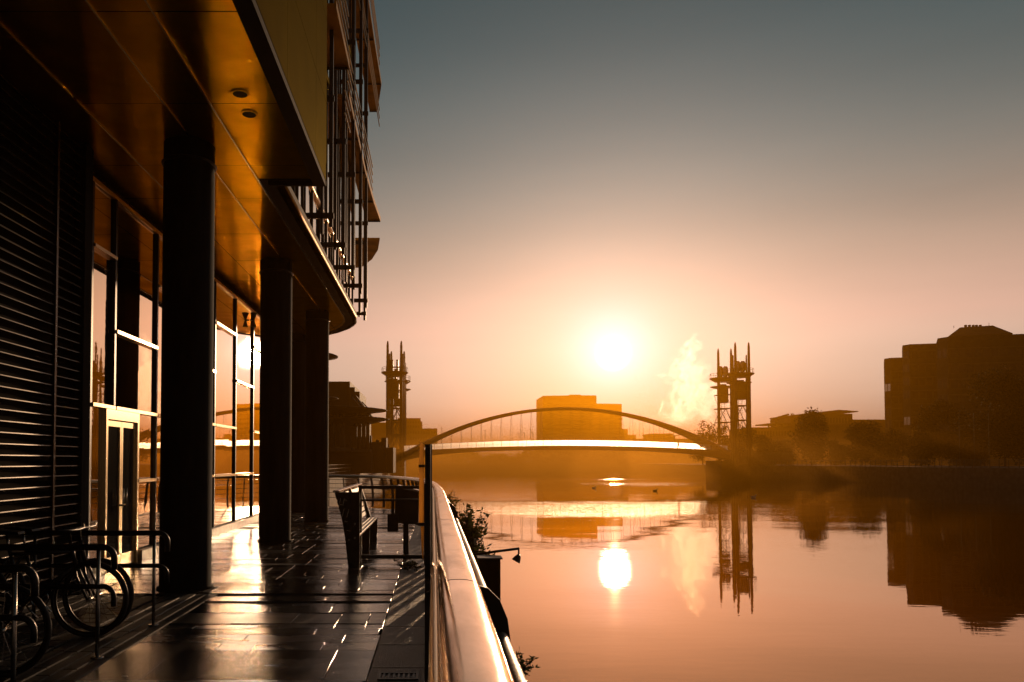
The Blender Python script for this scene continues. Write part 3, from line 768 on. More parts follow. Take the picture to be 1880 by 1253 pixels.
def bicycle(loc, label, rz):
    t = thing('bicycle', label, 'bicycle', loc, 'bicycles parked in the stands')
    def part(g, name, m, parent=t):
        o = g.build(name, m); o.parent = parent; return o
    for cx in (-.52, .52):
        g = MB(); g.tube([(cx+.33*math.cos(2*math.pi*k/36), 0, .35+.33*math.sin(2*math.pi*k/36)) for k in range(36)], .019, 8, closed=True)
        wh = part(g, 'wheel', m_tyre)
        g = MB(); g.tube([(cx+.305*math.cos(2*math.pi*k/36), 0, .35+.305*math.sin(2*math.pi*k/36)) for k in range(36)], .010, 6, closed=True); part(g, 'rim', m_black, wh)
        g = MB()
        for k in range(18):
            a = 2*math.pi*k/18; g.tube([(cx, (-1)**k*.02, .35),(cx+.30*math.cos(a+.2), 0, .35+.30*math.sin(a+.2))], .0014, 4)
        g.tube([(cx,-.05,.35),(cx,.05,.35)], .02, 8); part(g, 'spokes', m_stain, wh)
    g = MB(); bb = (-.08,0,.30); st = (-.20,0,.80); hd0 = (.36,0,.78); hd1 = (.39,0,.66)
    g.tube([bb, st], .017, 8); g.tube([(-.19,0,.76), hd0], .017, 8); g.tube([bb, hd1], .02, 8)
    for s_y in (-.06,.06): g.tube([bb, (-.52,s_y,.35)], .010, 6); g.tube([(-.19,0,.74), (-.52,s_y,.35)], .009, 6)
    g.tube([(.34,0,.86), hd1], .02, 8)
    part(g, 'frame', mat('bike_paint', (.03,.03,.032), .25, .2))
    g = MB()
    for s_y in (-.055,.055): g.tube([(.39,s_y*.5,.66),(.42,s_y,.56),(.52,s_y,.35)], .012, 6)
    part(g, 'fork', m_black)
    g = MB(); g.tube([(-.2,0,.78),(-.225,0,.93)], .012, 8); part(g, 'seat_post', m_stain)
    g = MB(); g.prism([(-.37,.93),(-.37,.98),(-.28,.985),(-.10,.965),(-.09,.945)], 'y', -.065, .065); part(g, 'saddle', m_black)
    g = MB(); g.tube([(.34,0,.84),(.33,0,.96),(.40,0,.98)], .013, 8); g.tube([(.34,-.29,1.0),(.40,-.15,.985),(.41,0,.98),(.40,.15,.985),(.34,.29,1.0)], .012, 8); part(g, 'handlebar', m_black)
    g = MB(); g.tube([(-.08+.085*math.cos(2*math.pi*k/20), .05, .30+.085*math.sin(2*math.pi*k/20)) for k in range(20)], .006, 5, closed=True)
    g.tube([(-.08,.05,.30),(.02,.07,.17),(.02,.14,.17)], .009, 6); g.tube([(-.08,.05,.30),(-.08,-.06,.30),(-.18,-.07,.43),(-.18,-.14,.43)], .009, 6); part(g, 'crankset', m_stain)
    t.rotation_euler = (0, 0, rz)
    return t
bicycle((-3.66, 7.0, 0), 'dark bicycle between the middle and farthest stands, its front wheel facing the walk', R(3))
bicycle((-3.72, 5.7, 0), 'dark bicycle between the nearest and middle stands', R(184))
bicycle((-3.68, 7.28, 0), 'dark bicycle half hidden behind another, just before the farthest stand', R(-4))

# ------------------------------------------------------------------ river wall furniture
pl_ = thing('fender_pile', 'dark square fender pile rising from the water outside the rail', 'pile', (.57, 8, WZ-1))
g = MB(); g.box(.46,.675, 7.9,8.1, WZ-1,.60); g.build('pile_shaft', m_col, pl_)
g = MB(); g.box(.44,.695, 7.88,8.12,.60,.615); g.build('pile_cap', m_black, pl_)
la = thing('arm_lamp', 'small spotlight hanging from a thin arm reaching out over the water', 'lamp', (.4, 8, .55))
g = MB(); g.tube([(.36,8.2,.60),(.66,8.2,.645),(.90,8.2,.675)], .014, 8); g.build('arm', m_black, la)
g = MB(); g.tube([(.895,8.2,.68),(.895,8.2,.60)], .010, 6)
g.build('hanger', m_black, la)
g = MB(); M = Matrix.Translation((.885,8.2,.58)) @ Matrix.Rotation(.5, 4, 'Y')
k0 = MB(); k0.lathe([(.05,-.045),(.048,-.04),(.035,0),(.018,.035)], (0,0,0), 16); g.v = [tuple(M @ Vector(v)) for v in k0.v]; g.f = k0.f; g.sm = k0.sm; g.build('lamp_head', m_black, la)
jb = thing('junction_box', 'small pale capped box with a cable on the quay edge among the shrubs', 'box', (.47, 9.4, .55))
g = MB(); g.bevbox(.44,.53, 9.35,9.45,.32,.53,.01); g.build('box', m_col, jb)
g = MB(); g.prism([(.475,.53),(.505,.53),(.50,.66),(.48,.66)], 'y', 9.38, 9.42); g.build('cap', m_tube, jb)
g = MB(); g.tube([(.50,9.4,.66),(.545,9.4,.62),(.56,9.4,.5),(.53,9.4,.36)], .004, 5); g.build('cable', m_black, jb)
br = MB(); br.box(.32,.62,8.9,9.9,-.1,.32); br_ = br.build('quay_ledge', m_conc); struct(br_)

def leaf_quad(g, p, d, L_, w_, rnd):
    d = d.normalized(); u = d.cross(Vector((rnd.gauss(0,1), rnd.gauss(0,1), rnd.gauss(0,1)))).normalized()
    g.face([p, p+d*L_*.45+u*w_*.5, p+d*L_, p+d*L_*.45-u*w_*.5])
def shrub(name, label, base, n, spread, height, seed, lean=(0,0,0), L_=.06, W_=.022):
    rnd = random.Random(seed); t = thing(name, label, name, base)
    st = MB(); lf = MB(); B = Vector(base)
    for k in range(n):
        d = Vector((rnd.gauss(0,spread)+lean[0], rnd.gauss(0,spread)+lean[1], height*rnd.uniform(.55,1.1)+lean[2]))
        o = B+Vector((rnd.gauss(0,.06 if name != 'fern' else .004), rnd.gauss(0,.3 if name != 'fern' else .004), 0)); pts = []
        sag = rnd.uniform(.0,.12)
        for j in range(7):
            s = j/6; pts.append(o+d*s+Vector((0,0,-sag*s*s))+Vector((rnd.gauss(0,.006),rnd.gauss(0,.006),0)))
        st.tube(pts, [.004*(1-.6*j/6) for j in range(7)], 4)
        for j in range(16):
            s = rnd.uniform(.15,1); q_ = o+d*s+Vector((0,0,-sag*s*s)); dd = Vector((rnd.gauss(0,1),rnd.gauss(0,1),rnd.gauss(.35,.6)))
            leaf_quad(lf, q_, dd, L_*rnd.uniform(.6,1.2), W_*rnd.uniform(.7,1.2), rnd)
    st.build('fern_stem' if name == 'fern' else 'stem', m_bark, t); lf.build('foliage', m_leafn, t); return t
shrub('shrub', 'tall leafy shrub growing from the quay wall outside the rail', (.44, 10.2, .40), 70, .085, .58, 1, L_=.085, W_=.035)
shrub('shrub', 'low bushy shrub on the quay ledge around the junction box', (.47, 9.0, .25), 60, .08, .36, 12, L_=.075, W_=.032)
shrub('shrub', 'dark trailing shrub on the quay wall between the fender pile and the rail', (.42, 8.4, .25), 50, .06, .34, 14, L_=.07, W_=.03)
shrub('shrub', 'small distant bush by the bend of the railing', (.32, 19.0, .25), 30, .14, .6, 3, L_=.09, W_=.04)
shrub('fern', 'fern like plant leaning over the water at the bottom beside the big fin', (.345, 3.75, .52), 44, .06, .15, 6, lean=(.055,0,.03), L_=.034, W_=.011)
shrub('plant', 'small green weeds sprouting at the foot of the barrier frame', (-.38, 11.6, 0), 26, .07, .10, 17, L_=.05, W_=.018)

# ------------------------------------------------------------------ trees
def tree(name, label, base, h, w_, seed, group=None, leaves=2600, ls=.62, trunk=.18, m=None, dens=1.0):
    rnd = random.Random(seed); t = thing(name, label, 'tree', base, group); B = Vector(base)
    tk = MB(); hh = h*.45
    tk.tube([B, B+Vector((rnd.gauss(0,.1),0,hh*.5)), B+Vector((rnd.gauss(0,.3),rnd.gauss(0,.3),h*.8))], [trunk, trunk*.75, trunk*.2], 7)
    blobs = []
    for k in range(15):
        a = rnd.uniform(0, 2*math.pi); zz = rnd.uniform(.18,.88); rr = w_*.5*rnd.uniform(.15,.75)*(1.15-abs(zz-.55)*1.3)
        c = B+Vector((rr*math.cos(a), rr*math.sin(a), h*zz)); blobs.append((c, w_*rnd.uniform(.13,.27)))
        tk.tube([B+Vector((0,0,h*zz*.55)), (B+Vector((0,0,h*zz*.6))).lerp(c,.5), c], [trunk*.35, trunk*.22, trunk*.06], 5)
    blobs.append((B+Vector((0,0,h*.93)), w_*.13)); blobs.append((B+Vector((0,0,h*.35)), w_*.3))
    tk.build('trunk', m_bark, t)
    lf = MB()
    tot = sum(r**2 for _, r in blobs)
    for c, r in blobs:
        for k in range(int(leaves*1.7*r*r/tot)):
            d = Vector((rnd.gauss(0,1),rnd.gauss(0,1),rnd.gauss(0,1))).normalized()
            p_ = c+d*r*(rnd.random()**.45)*rnd.uniform(.8,1.25)
            leaf_quad(lf, p_, Vector((rnd.gauss(0,1),rnd.gauss(0,1),rnd.gauss(0,1))), ls*rnd.uniform(.5,1.2), ls*.6, rnd)
    lf.build('crown', m or m_leaf, t); return t
def ptree(px, py_top, d, wpx, label, seed, z0=.7, **k):
    top = PZ(py_top, d); w_ = wpx*d/FPX
    return tree('tree', label, (PX(px, d), d, z0), top-z0, w_, seed, 'trees on the far banks', **k)
ptree(1490, 758, 182, 84, 'dense dark tree standing alone on the right bank, tallest left of the office', 31, leaves=4200)
ptree(1582, 778, 176, 66, 'rounded lower tree between the lone tree and the stepped office', 32, leaves=3200)
ptree(1640, 792, 170, 60, 'small tree in front of the lowest office volume', 33)
ptree(1725, 738, 165, 90, 'broad tree in front of the middle office volume', 34, leaves=4200)
ptree(1845, 688, 140, 150, 'very large dark tree at the right edge of the photo before the office', 35, leaves=7000)
ptree(1690, 800, 150, 66, 'low tree close to the quay below the broad tree', 36)
ptree(1290, 774, 215, 62, 'loose see-through tree left of the right bridge towers', 37, leaves=1500)
ptree(1332, 782, 220, 46, 'tree directly behind the right bridge towers', 38, leaves=2200)
ptree(1368, 785, 218, 52, 'tree just right of the right bridge towers', 39, leaves=2400)
ptree(1400, 800, 210, 50, 'low tree right of the bridge towers near the crane building', 40, leaves=2000)
ptree(1435, 812, 200, 60, 'shrubby tree under the pale flat roofed building', 41, leaves=2000)
ptree(1535, 812, 190, 50, 'small bushy tree right of the lone dark tree', 42, leaves=1800)
ptree(1612, 815, 185, 54, 'bushy tree at the foot of the office block', 43, leaves=1800)
ptree(1785, 790, 150, 90, 'low spreading tree under the tall office facade', 44, leaves=3000)

# ------------------------------------------------------------------ far buildings
def pbox(g, x0, x1, yt, d, dep, z0=.5):
    g.box(PX(x0,d), PX(x1,d), d, d+dep, z0, PZ(yt,d))
def windows_row(parent, x0, x1, d, z0, z1, n, rows, m=m_farw, w_=.55):
    o = None
    for r in range(rows):
        g = MB(); zz = z0+(z1-z0)*r/rows; hh = (z1-z0)/rows*.5
        for k in range(n):
            a = x0+(x1-x0)*(k+.5*(1-w_))/n; b_ = a+(x1-x0)/n*w_; g.box(a, b_, d-.12, d+.05, zz+hh*.5, zz+hh*1.5)
        g.build('window_row', m, parent)
D = 620
ob = thing('office_slab', 'big curved slab building hazy under the arch of the footbridge', 'building', (PX(1060,D), D, .6))
g = MB()
arc = [(PX(997+145*k/12, D), D - 5*math.sin(math.pi*k/12)) for k in range(13)]
i1 = 8
g.prism(arc[:i1+1]+[(arc[i1][0], D+40),(arc[0][0], D+40)], 'z', .6, PZ(727,D)); g.prism(arc[i1:]+[(arc[-1][0], D+40),(arc[i1][0]+.01, D+40)], 'z', .6, PZ(742,D))
g.build('wall', m_far, ob)
g = MB(); pbox(g, 1047, 1067, 724.8, D+5, 12, PZ(727,D)-1); g.build('plant_room', m_far, ob)
g = MB(); pbox(g, 1142.5, 1153, 788, D, 30); pbox(g, 1153.2, 1168, 799, D, 30); pbox(g, 988, 996.8, 810, D, 20); g.build('annexe', m_far, ob)
for r in range(12):
    g = MB(); z_ = 4+r*3.9
    pts = arc[:i1+1] if z_ > PZ(742,D)-3 else arc
    g.sweep([(0,z_),(.25,z_),(.25,z_+1.6),(0,z_+1.6)], [(a, b_, 0) for a, b_ in pts]); g.build('window_band', m_farw, ob)
D = 520
lw = thing('low_hall', 'long low flat roofed building right of the hazy slab', 'building', (PX(1230,D), D, .6))
g = MB(); pbox(g, 1160, 1296, 806, D, 30); pbox(g, 1196, 1240, 799, D-3, 20); g.build('wall', m_far, lw)
g = MB(); g.prism([(PX(1192,D),PZ(797,D)),(PX(1232,D),PZ(797,D)),(PX(1232,D),PZ(799,D)),(PX(1196,D),PZ(800.5,D))],'y',D-6,D+20)
g.prism([(PX(1212,D),PZ(803.5,D)),(PX(1252,D),PZ(797,D)),(PX(1252,D),PZ(798.5,D)),(PX(1212,D),PZ(805,D))],'y',D-8,D+18); g.build('roof', m_bridge, lw)
windows_row(lw, PX(1200,D), PX(1290,D), D-3, 4, 12, 18, 2)
D = 430
fl = thing('apartment_block', 'stepped apartment block in orange haze behind the left bridge tower', 'building', (PX(745,D), D, .3))
g = MB(); pbox(g, 730, 772, 768, D, 22, .3); pbox(g, 772.2, 775, 774, D+1, 20, .3); pbox(g, 740, 803, 787, D-6, 20, .3); pbox(g, 680, 712, 776, D, 20, .3); pbox(g, 712.2, 729.8, 771, D+1, 20, .3); g.build('wall', m_farb, fl)
windows_row(fl, PX(742,D-6), PX(800,D-6), D-6, 3, PZ(787,D)-1, 12, 5); windows_row(fl, PX(732,D), PX(771,D), D, 20, PZ(768,D)-1, 8, 2)
# right middle distance
D = 330
rb = thing('flat_roofed_block', 'hazy block with overhanging flat roof behind the lone tree', 'building', (PX(1520,D), D, .7))
g = MB(); pbox(g, 1480, 1566, 760, D, 25); pbox(g, 1452, 1480, 765, D+2, 20); pbox(g, 1566.2, 1626, 772, D, 25); pbox(g, 1380, 1452, 785, D, 25); pbox(g,1540,1612,782,D-8,8); g.build('wall', m_farb, rb)
g = MB()
g.prism([(PX(1466,D),PZ(761,D)),(PX(1535,D),PZ(753.5,D)),(PX(1570,D),PZ(756,D)),(PX(1570,D),PZ(757.5,D)),(PX(1466,D),PZ(763,D))],'y',D-3,D+28); pbox(g, 1564, 1628, 770.6, D-1, 26, PZ(772.2,D)); g.build('roof', m_far, rb)
windows_row(rb, PX(1485,D), PX(1562,D), D, 5, PZ(763,D), 14, 4); windows_row(rb, PX(1386,D), PX(1450,D), D, 4, PZ(788,D), 12, 3)
g = MB(); pbox(g, 1412, 1454, 777.5, D, 14, PZ(780,D)); 
for px in (1412,1424,1436,1452): pbox(g, px, px+1.6, 780, D, 1, PZ(785,D))
g.build('roof_terrace', m_far, rb)
crn = thing('crane', 'small dock crane jib standing above the flat roofs', 'crane', (PX(1429,D), D+2, PZ(777.5,D)))
g = MB(); g.box(PX(1427,D),PX(1430,D),D+2,D+3,PZ(777.5,D),PZ(768,D)); g.build('mast', m_tower, crn)
g = MB(); g.tube([P(1421,769,D+2), P(1449,761,D+2)], .38, 6); g.tube([P(1427,771,D+2), P(1447,764,D+2)], .28, 6); g.box(PX(1421,D),PX(1427,D),D+1.5,D+3,PZ(772,D),PZ(768,D)); g.build('jib', m_tower, crn)
crn2 = thing('crane', 'lattice crane jib tilting up beside the lone dark tree', 'crane', (PX(1463,D), D-2, .7))
g = MB(); g.tube([P(1465,790,D-2), P(1463,772,D-2)], .3, 6); g.build('mast', m_tower, crn2)
g = MB(); g.tube([P(1463,772,D-2), P(1453,760,D-2)], .3, 6); g.tube([P(1466,772,D-2), P(1456,759,D-2)], .2, 6); g.build('jib', m_tower, crn2)

# stepped office block right
ofc = thing('stepped_office', 'tall dark stepped office block with hipped roof on the right bank', 'building', (140, 200, .7))
def vol(x0, x1, yt, d, dep, ch=2.0, name='wall', seed=0):
    zt = PZ(yt,d); rnd = random.Random(seed)
    A = Vector((PX(x0,d), d)); k = A.x/A.y+.05; w_ = Vector((k, 1)).normalized(); u = Vector((math.cos(.26), -math.sin(.26)))
    W_ = (PX(x1,d)-PX(x0,d))*1.02
    F0 = A+u*ch; F1 = A+u*W_; B1 = F1+w_*dep; B0 = A+w_*dep; S0 = A+w_*ch
    poly = [tuple(p) for p in (F0,F1,B1,B0,S0)]; c = (A+B1)/2
    g = MB(); g.prism(poly, 'z', .7, zt-1.2)
    inn = [tuple(Vector(p).lerp(c, .018)) for p in poly]
    i = len(g.v); g.v += [(a,b_,zt-1.2) for a,b_ in poly]+[(a,b_,zt) for a,b_ in inn]; n = 5
    for q in range(n): g.f.append([i+q,i+(q+1)%n,i+n+(q+1)%n,i+n+q]); g.sm.append(False)
    g.f.append([i+n+q for q in range(n)]); g.sm.append(False)
    g.build(name, m_brickr, ofc)
    z = 4.5; nrmF = Vector((-u.y*-1, -u.x))
    nrmF = Vector((u.y, -u.x)); nrmF = -nrmF if nrmF.y > 0 else nrmF
    def slab(g, p0, p1, z0, z1, off):
        q0 = p0+off*.06; q1 = p1+off*.06; g.face([(q0.x,q0.y,z0),(q1.x,q1.y,z0),(q1.x,q1.y,z1),(q0.x,q0.y,z1)])
    while z < zt-3:
        L_ = (F1-F0).length; nb = max(3, int(L_/1.7))
        g = MB()
        for q in range(nb): slab(g, F0+u*(.5+(L_-1)*q/nb), F0+u*(.5+(L_-1)*(q+.8)/nb), z, z+1.7, nrmF)
        g.build('window_row', m_farw, ofc)
        g = MB(); g2 = F0+nrmF*.10
        g.face([(g2.x,g2.y,z+2.0),((F1+nrmF*.1).x,(F1+nrmF*.1).y,z+2.0),((F1+nrmF*.1).x,(F1+nrmF*.1).y,z+2.25),(g2.x,g2.y,z+2.25)]); g.build('string_course', mat('string_course', (.12,.11,.08), .8), ofc)
        cn = (F0-S0).normalized(); no = Vector((cn.y, -cn.x)); no = -no if no.dot(A-c) < 0 else no
        cl_ = (F0-S0).length
        if rnd.random() < .75:
            g = MB(); slab(g, S0+cn*cl_*.12, S0+cn*cl_*.44, z, z+2.2, no); slab(g, S0+cn*cl_*.54, S0+cn*cl_*.88, z, z+2.2, no)
            g.build('corner_window', m_glassu if rnd.random() < .2 else m_farw, ofc)
        z += 3.7
vol(1625, 1700, 657, 232, 18, seed=1)
vol(1659, 1745, 632, 214, 18, seed=2)
vol(1722, 1990, 618, 185, 30, 2.6, seed=3)
D = 196
g = MB(); X0, X1 = PX(1753,D), PX(1850,D); zb, zt = PZ(622,D), PZ(600.5,D)
kk = .70
def rp(x, dy, z): return (x+dy*kk, D+dy, z)
i = len(g.v); g.v += [rp(X0-1,-4,zb),rp(X1+1.5,-9,zb),rp(X1+1.5,6,zb),rp(X0-1,7,zb),rp(X0+2.0,0,zt),rp(X1-3.2,-3,zt),rp(X1-3.2,3,zt),rp(X0+2.0,4,zt)]
for q_ in ((0,1,5,4),(1,2,6,5),(2,3,7,6),(3,0,4,7),(4,5,6,7)): g.f.append([i+k for k in q_]); g.sm.append(False)
g.build('roof', m_brickr, ofc)
g = MB()
for px in (1779,1786,1793,1799,1806): g.box(PX(px,D)-.22, PX(px,D)+.22, D+0, D+.5, zt-.5, zt+.7)
g.tube([P(1756,602,D+2), P(1756,597,D+2)], .05, 5); g.tube([P(1821,602,D+2), P(1821,592,D+2)], .05, 5); g.build('roof_vent', m_brickr, ofc)
for px in (1762, 1789, 1816):
    D = 128; fp = thing('flagpole', 'slim pale flagpole before the tall office, %s' % {1762:'leftmost of three', 1789:'middle of three', 1816:'rightmost of three'}[px], 'flagpole', (PX(px,D), D, .7), 'flagpoles before the office')
    g = MB(); g.tube([(PX(px,D),D,.7),(PX(px,D),D,PZ(760,D))], [.05,.03], 8); g.build('pole', m_conc, fp); g = MB(); g.lathe([(.02,0),(.06,.05),(.02,.1)], (PX(px,D),D,PZ(760,D)), 8); g.build('finial', m_stain, fp)
# right bank railing
rr = thing('quay_fence', 'long low metal fence along the edge of the right bank', 'fence', (82, 140, .7))
fp_ = [(84.8,20),(82.8,60),(82.3,110),(81.3,150),(78.2,186)]
pth = smooth_path(fp_, 8)
g = MB()
for z in (1.85,1.55,1.25,.95): g.tube([(a,b_,z) for a,b_ in pth], .035, 4)
g.build('rail', m_mull, rr)
g = MB()
for k in range(len(pth)-1):
    for j in range(3):
        a = Vector(pth[k]).lerp(Vector(pth[k+1]), j/3); g.box(a.x-.04,a.x+.04,a.y-.04,a.y+.04,.7,1.88)
g.build('picket', m_mull, rr)

g = MB(); rnd = random.Random(77)
for k in range(2600):
    x = rnd.uniform(-70, 175); dy = rnd.uniform(0, 9); hh = 5.5+2.2*math.sin(x*.11)+1.6*math.sin(x*.31+1)+rnd.uniform(-.6,.8)
    p_ = Vector((x, 506+dy, .5+hh*rnd.random()**.6)); leaf_quad(g, p_, Vector((rnd.gauss(0,1), rnd.gauss(0,.5), rnd.gauss(0,1))), 3.4, 2.4, rnd)
o = g.build('far_wood', m_leaf); o['kind'] = 'stuff'
# ------------------------------------------------------------------ theatre complex on the left bank
th = thing('theatre_building', 'dark riverside theatre with stacked pointed canopies beyond the railing', 'building', (-12, 88, .25))
D = 88
g = MB(); pbox(g, 560, 642, 700.5, D+6, 12, .25); pbox(g, 642.2, 651, 711, D+6.5, 10, .25); pbox(g, 651.2, 660, 719, D+7, 9, .25)
g.build('tower_block', m_theat, th)
g = MB(); g.prism([(PX(640,D),PZ(716,D)),(PX(648,D),PZ(722,D)),(PX(682,D),PZ(765,D)),(PX(640,D),PZ(765,D))], 'y', D+3, D+5.5); g.build('sloping_roof', m_theat, th)
for k in range(3):
    g = MB(); a = 646+k*9; g.tube([P(a,728+k*5,D+2.9), P(a+24-k*3,757,D+2.9)], .07, 6); g.build('roof_rib', m_stain, th)
def canopy(px_c, px_tip, py, d, thick, name='canopy'):
    r = (px_tip-px_c)*d/FPX
    g = MB(); g.lathe([(r*.15,-thick),(r*.55,-thick*.75),(r*.98,-.08),(r,0),(r*.9,.10),(r*.3,.30),(.1,.34)], (PX(px_c,d), d+r*.2, PZ(py,d)), 48); g.build(name, m_theat, th)
canopy(600, 710, 752, D, .62)
canopy(640, 714, 769, D+1, .75)
canopy(560, 619, 652, 60, .35)
canopy(585, 620, 731, D-4, .30)
# drum of columns and glazing below the canopies
g = MB(); pbox(g, 560, 676, 762, D+5, 4, PZ(812,D)); g.build('upper_wall', m_theat, th)
for px in (612,622,630,653,661,669,676):
    g = MB(); g.box(PX(px,D)-.14, PX(px,D)+.14, D, D+.3, PZ(824,D), PZ(760,D)); g.build('pillar', m_theat, th)
g = MB()
for a, b_ in ((606,633.5),(642,644),(653,682)): pbox(g, a, b_, 800, D+1.5, .4, PZ(828,D))
g.build('lower_wall', m_theat, th)
g = MB(); pbox(g, 606, 644, 822, D-.6, 4, PZ(829,D)); pbox(g, 644.1, 680, 825, D-.6, 4, PZ(830,D)); g.build('terrace', m_conc, th)
g = MB(); pbox(g, 560, 682, 829, D+.2, 5, .25); g.build('plinth', m_farb, th)
g = MB(); pbox(g, 679, 706, 812, D+2, 6, .25); pbox(g, 706.1, 722, 822, D+3, 6, .25); pbox(g, 700, 709, 804, D+2.5, 3, .25); pbox(g,690,694,808,D+2,2,PZ(812,D)); g.build('annexe', m_farb, th)
g = MB(); pbox(g, 697, 702, 816, D+1.9, .05, PZ(821,D)); pbox(g, 712, 714, 816, D+2.9, .05, PZ(821,D)); g.build('window', m_farw, th)
# rail of that quay
rr = thing('terrace_railing', 'thin steel railing along the theatre quay behind the curved railing', 'railing', (-9, 70, .25))
g = MB(); qp = [(-30,63.2),(-9.3,63.2),(-9.6,90),(-10.2,120),(-10.6,150)]
for z in (1.3,.95,.6): g.tube([(a,b_,z) for a,b_ in qp], .025, 5)
g.build('rail', m_mull, rr)
g = MB()
for a, b_ in zip(qp[:-1], qp[1:]):
    n_ = int((Vector(b_)-Vector(a)).length/1.6)
    for k in range(n_):
        p_ = Vector(a).lerp(Vector(b_), k/n_); g.box(p_.x-.025,p_.x+.025,p_.y-.025,p_.y+.025,.25,1.3)
g.build('baluster', m_mull, rr)

# ------------------------------------------------------------------ lift footbridge
BY = 190.0; XL, XR = PX(735,188), PX(1352,190); BW = 6.0
fbq = thing('footbridge', 'arched pedestrian lift bridge with glowing parapet across the river', 'bridge', ((XL+XR)/2, BY, 4))
def deckz(x): 
    s = (x-XL)/(XR-XL)*2-1; return 4.05+1.45*(1-s*s)
NB = 40
xs = [XL+(XR-XL)*k/NB for k in range(NB+1)]
g = MB()
for k in range(NB):
    a, b_ = xs[k], xs[k+1]; za, zb = deckz(a), deckz(b_)
    def dep(x):
        s = abs((x-XL)/(XR-XL)*2-1); return .95+1.5*s**6
    da, db = dep(a), dep(b_)
    P8 = [(a,BY,za),(b_,BY,zb),(b_,BY+BW,zb),(a,BY+BW,za),(a,BY+1.4,za-da),(b_,BY+1.4,zb-db),(b_,BY+BW-1.4,zb-db),(a,BY+BW-1.4,za-da)]
    i = len(g.v); g.v += P8
    for q_ in ((0,1,2,3),(4,5,6,7),(0,1,5,4),(2,3,7,6)): g.f.append([i+j for j in q_]); g.sm.append(False)
g.build('deck', m_bridge, fbq)
for yy in (BY+.1, BY+BW-.1):
    g = MB()
    for k in range(NB):
        a, b_ = xs[k]+.04, xs[k+1]-.04
        if k < 0 or k > NB-2: continue
        za, zb = deckz(a), deckz(b_)
        g.face([(a,yy,za+.08),(b_,yy,zb+.08),(b_,yy,zb+1.40),(a,yy,za+1.40)])
    g.build('parapet', m_par if yy < BY+1 else m_clear, fbq, keep=True)
    g = MB(); g.tube([(x, yy, deckz(x)+1.42) for x in xs[:-1]], .035, 6)
    for x in xs[:-1]: g.box(x-.03,x+.03,yy-.03,yy+.03,deckz(x),deckz(x)+1.42)
    g.build('parapet_rail', m_mull, fbq)
# arch: two leaning tubes meeting near the crown
def archz(x):
    s = (x-XL)/(XR-XL)*2-1; return 2.6+(14.9-2.6)*(1-abs(s)**2.05)
for sg in (0, 1):
    pts = []; rs = []
    for k in range(61):
        x = XL+(XR-XL)*k/60; s = (x-XL)/(XR-XL)*2-1; z_ = archz(x)
        pts.append((x, BY+(.3 if not sg else BW-.3)+(1 if not sg else -1)*2.0*(1-s*s), z_)); rs.append(.36+.42*s**2)
    g = MB(); g.tube(pts, rs, 10); g.build('arch_rib', m_bridge, fbq)
for k in range(2, 32):
    x = XL+(XR-XL)*k/33; s = (x-XL)/(XR-XL)*2-1
    if archz(x) < deckz(x)+1: continue
    g = MB(); g.tube([(x, BY+.3, deckz(x)), (x, BY+.3+2.0*(1-s*s), archz(x))], .035, 4); g.tube([(x, BY+BW-.3, deckz(x)), (x, BY+BW-.3-2.0*(1-s*s), archz(x))], .035, 4); g.build('hanger', m_mull, fbq)
g = MB(); g.box(XR-4.5, XR+9, BY-2, BY+BW+3, -3.5, deckz(XR)-2.2); g.box(XR-1, XR+14, BY, BY+BW, deckz(XR)-2.2, deckz(XR)-.1)
g.build('abutment', m_conc, fbq)
g = MB(); g.box(XL-9, XL+1, BY-2, BY+BW+3, -3.5, deckz(XL)-2.4); g.box(XL-14, XL+1, BY, BY+BW, deckz(XL)-2.4, deckz(XL)-.1); g.build('abutment', m_conc, fbq)
lps = []
for i_, px in enumerate((811,891,953,957,963,975,979)):
    x = PX(px, 400); t_ = thing('street_lamp', 'thin tall lamp column seen hazily under the arch', 'lamp', (x, 400, WZ), 'hazy lamp columns beyond the bridge')
    g = MB(); g.tube([(x,400,WZ-.5),(x,400,PZ(786+((i_*5) % 11),400))], .12, 5); g.box(x-.9,x+.2,399.9,400.1,PZ(786+((i_*5) % 11),400)-.1,PZ(786+((i_*5) % 11),400)+.1); g.build('pole', m_mull, t_)

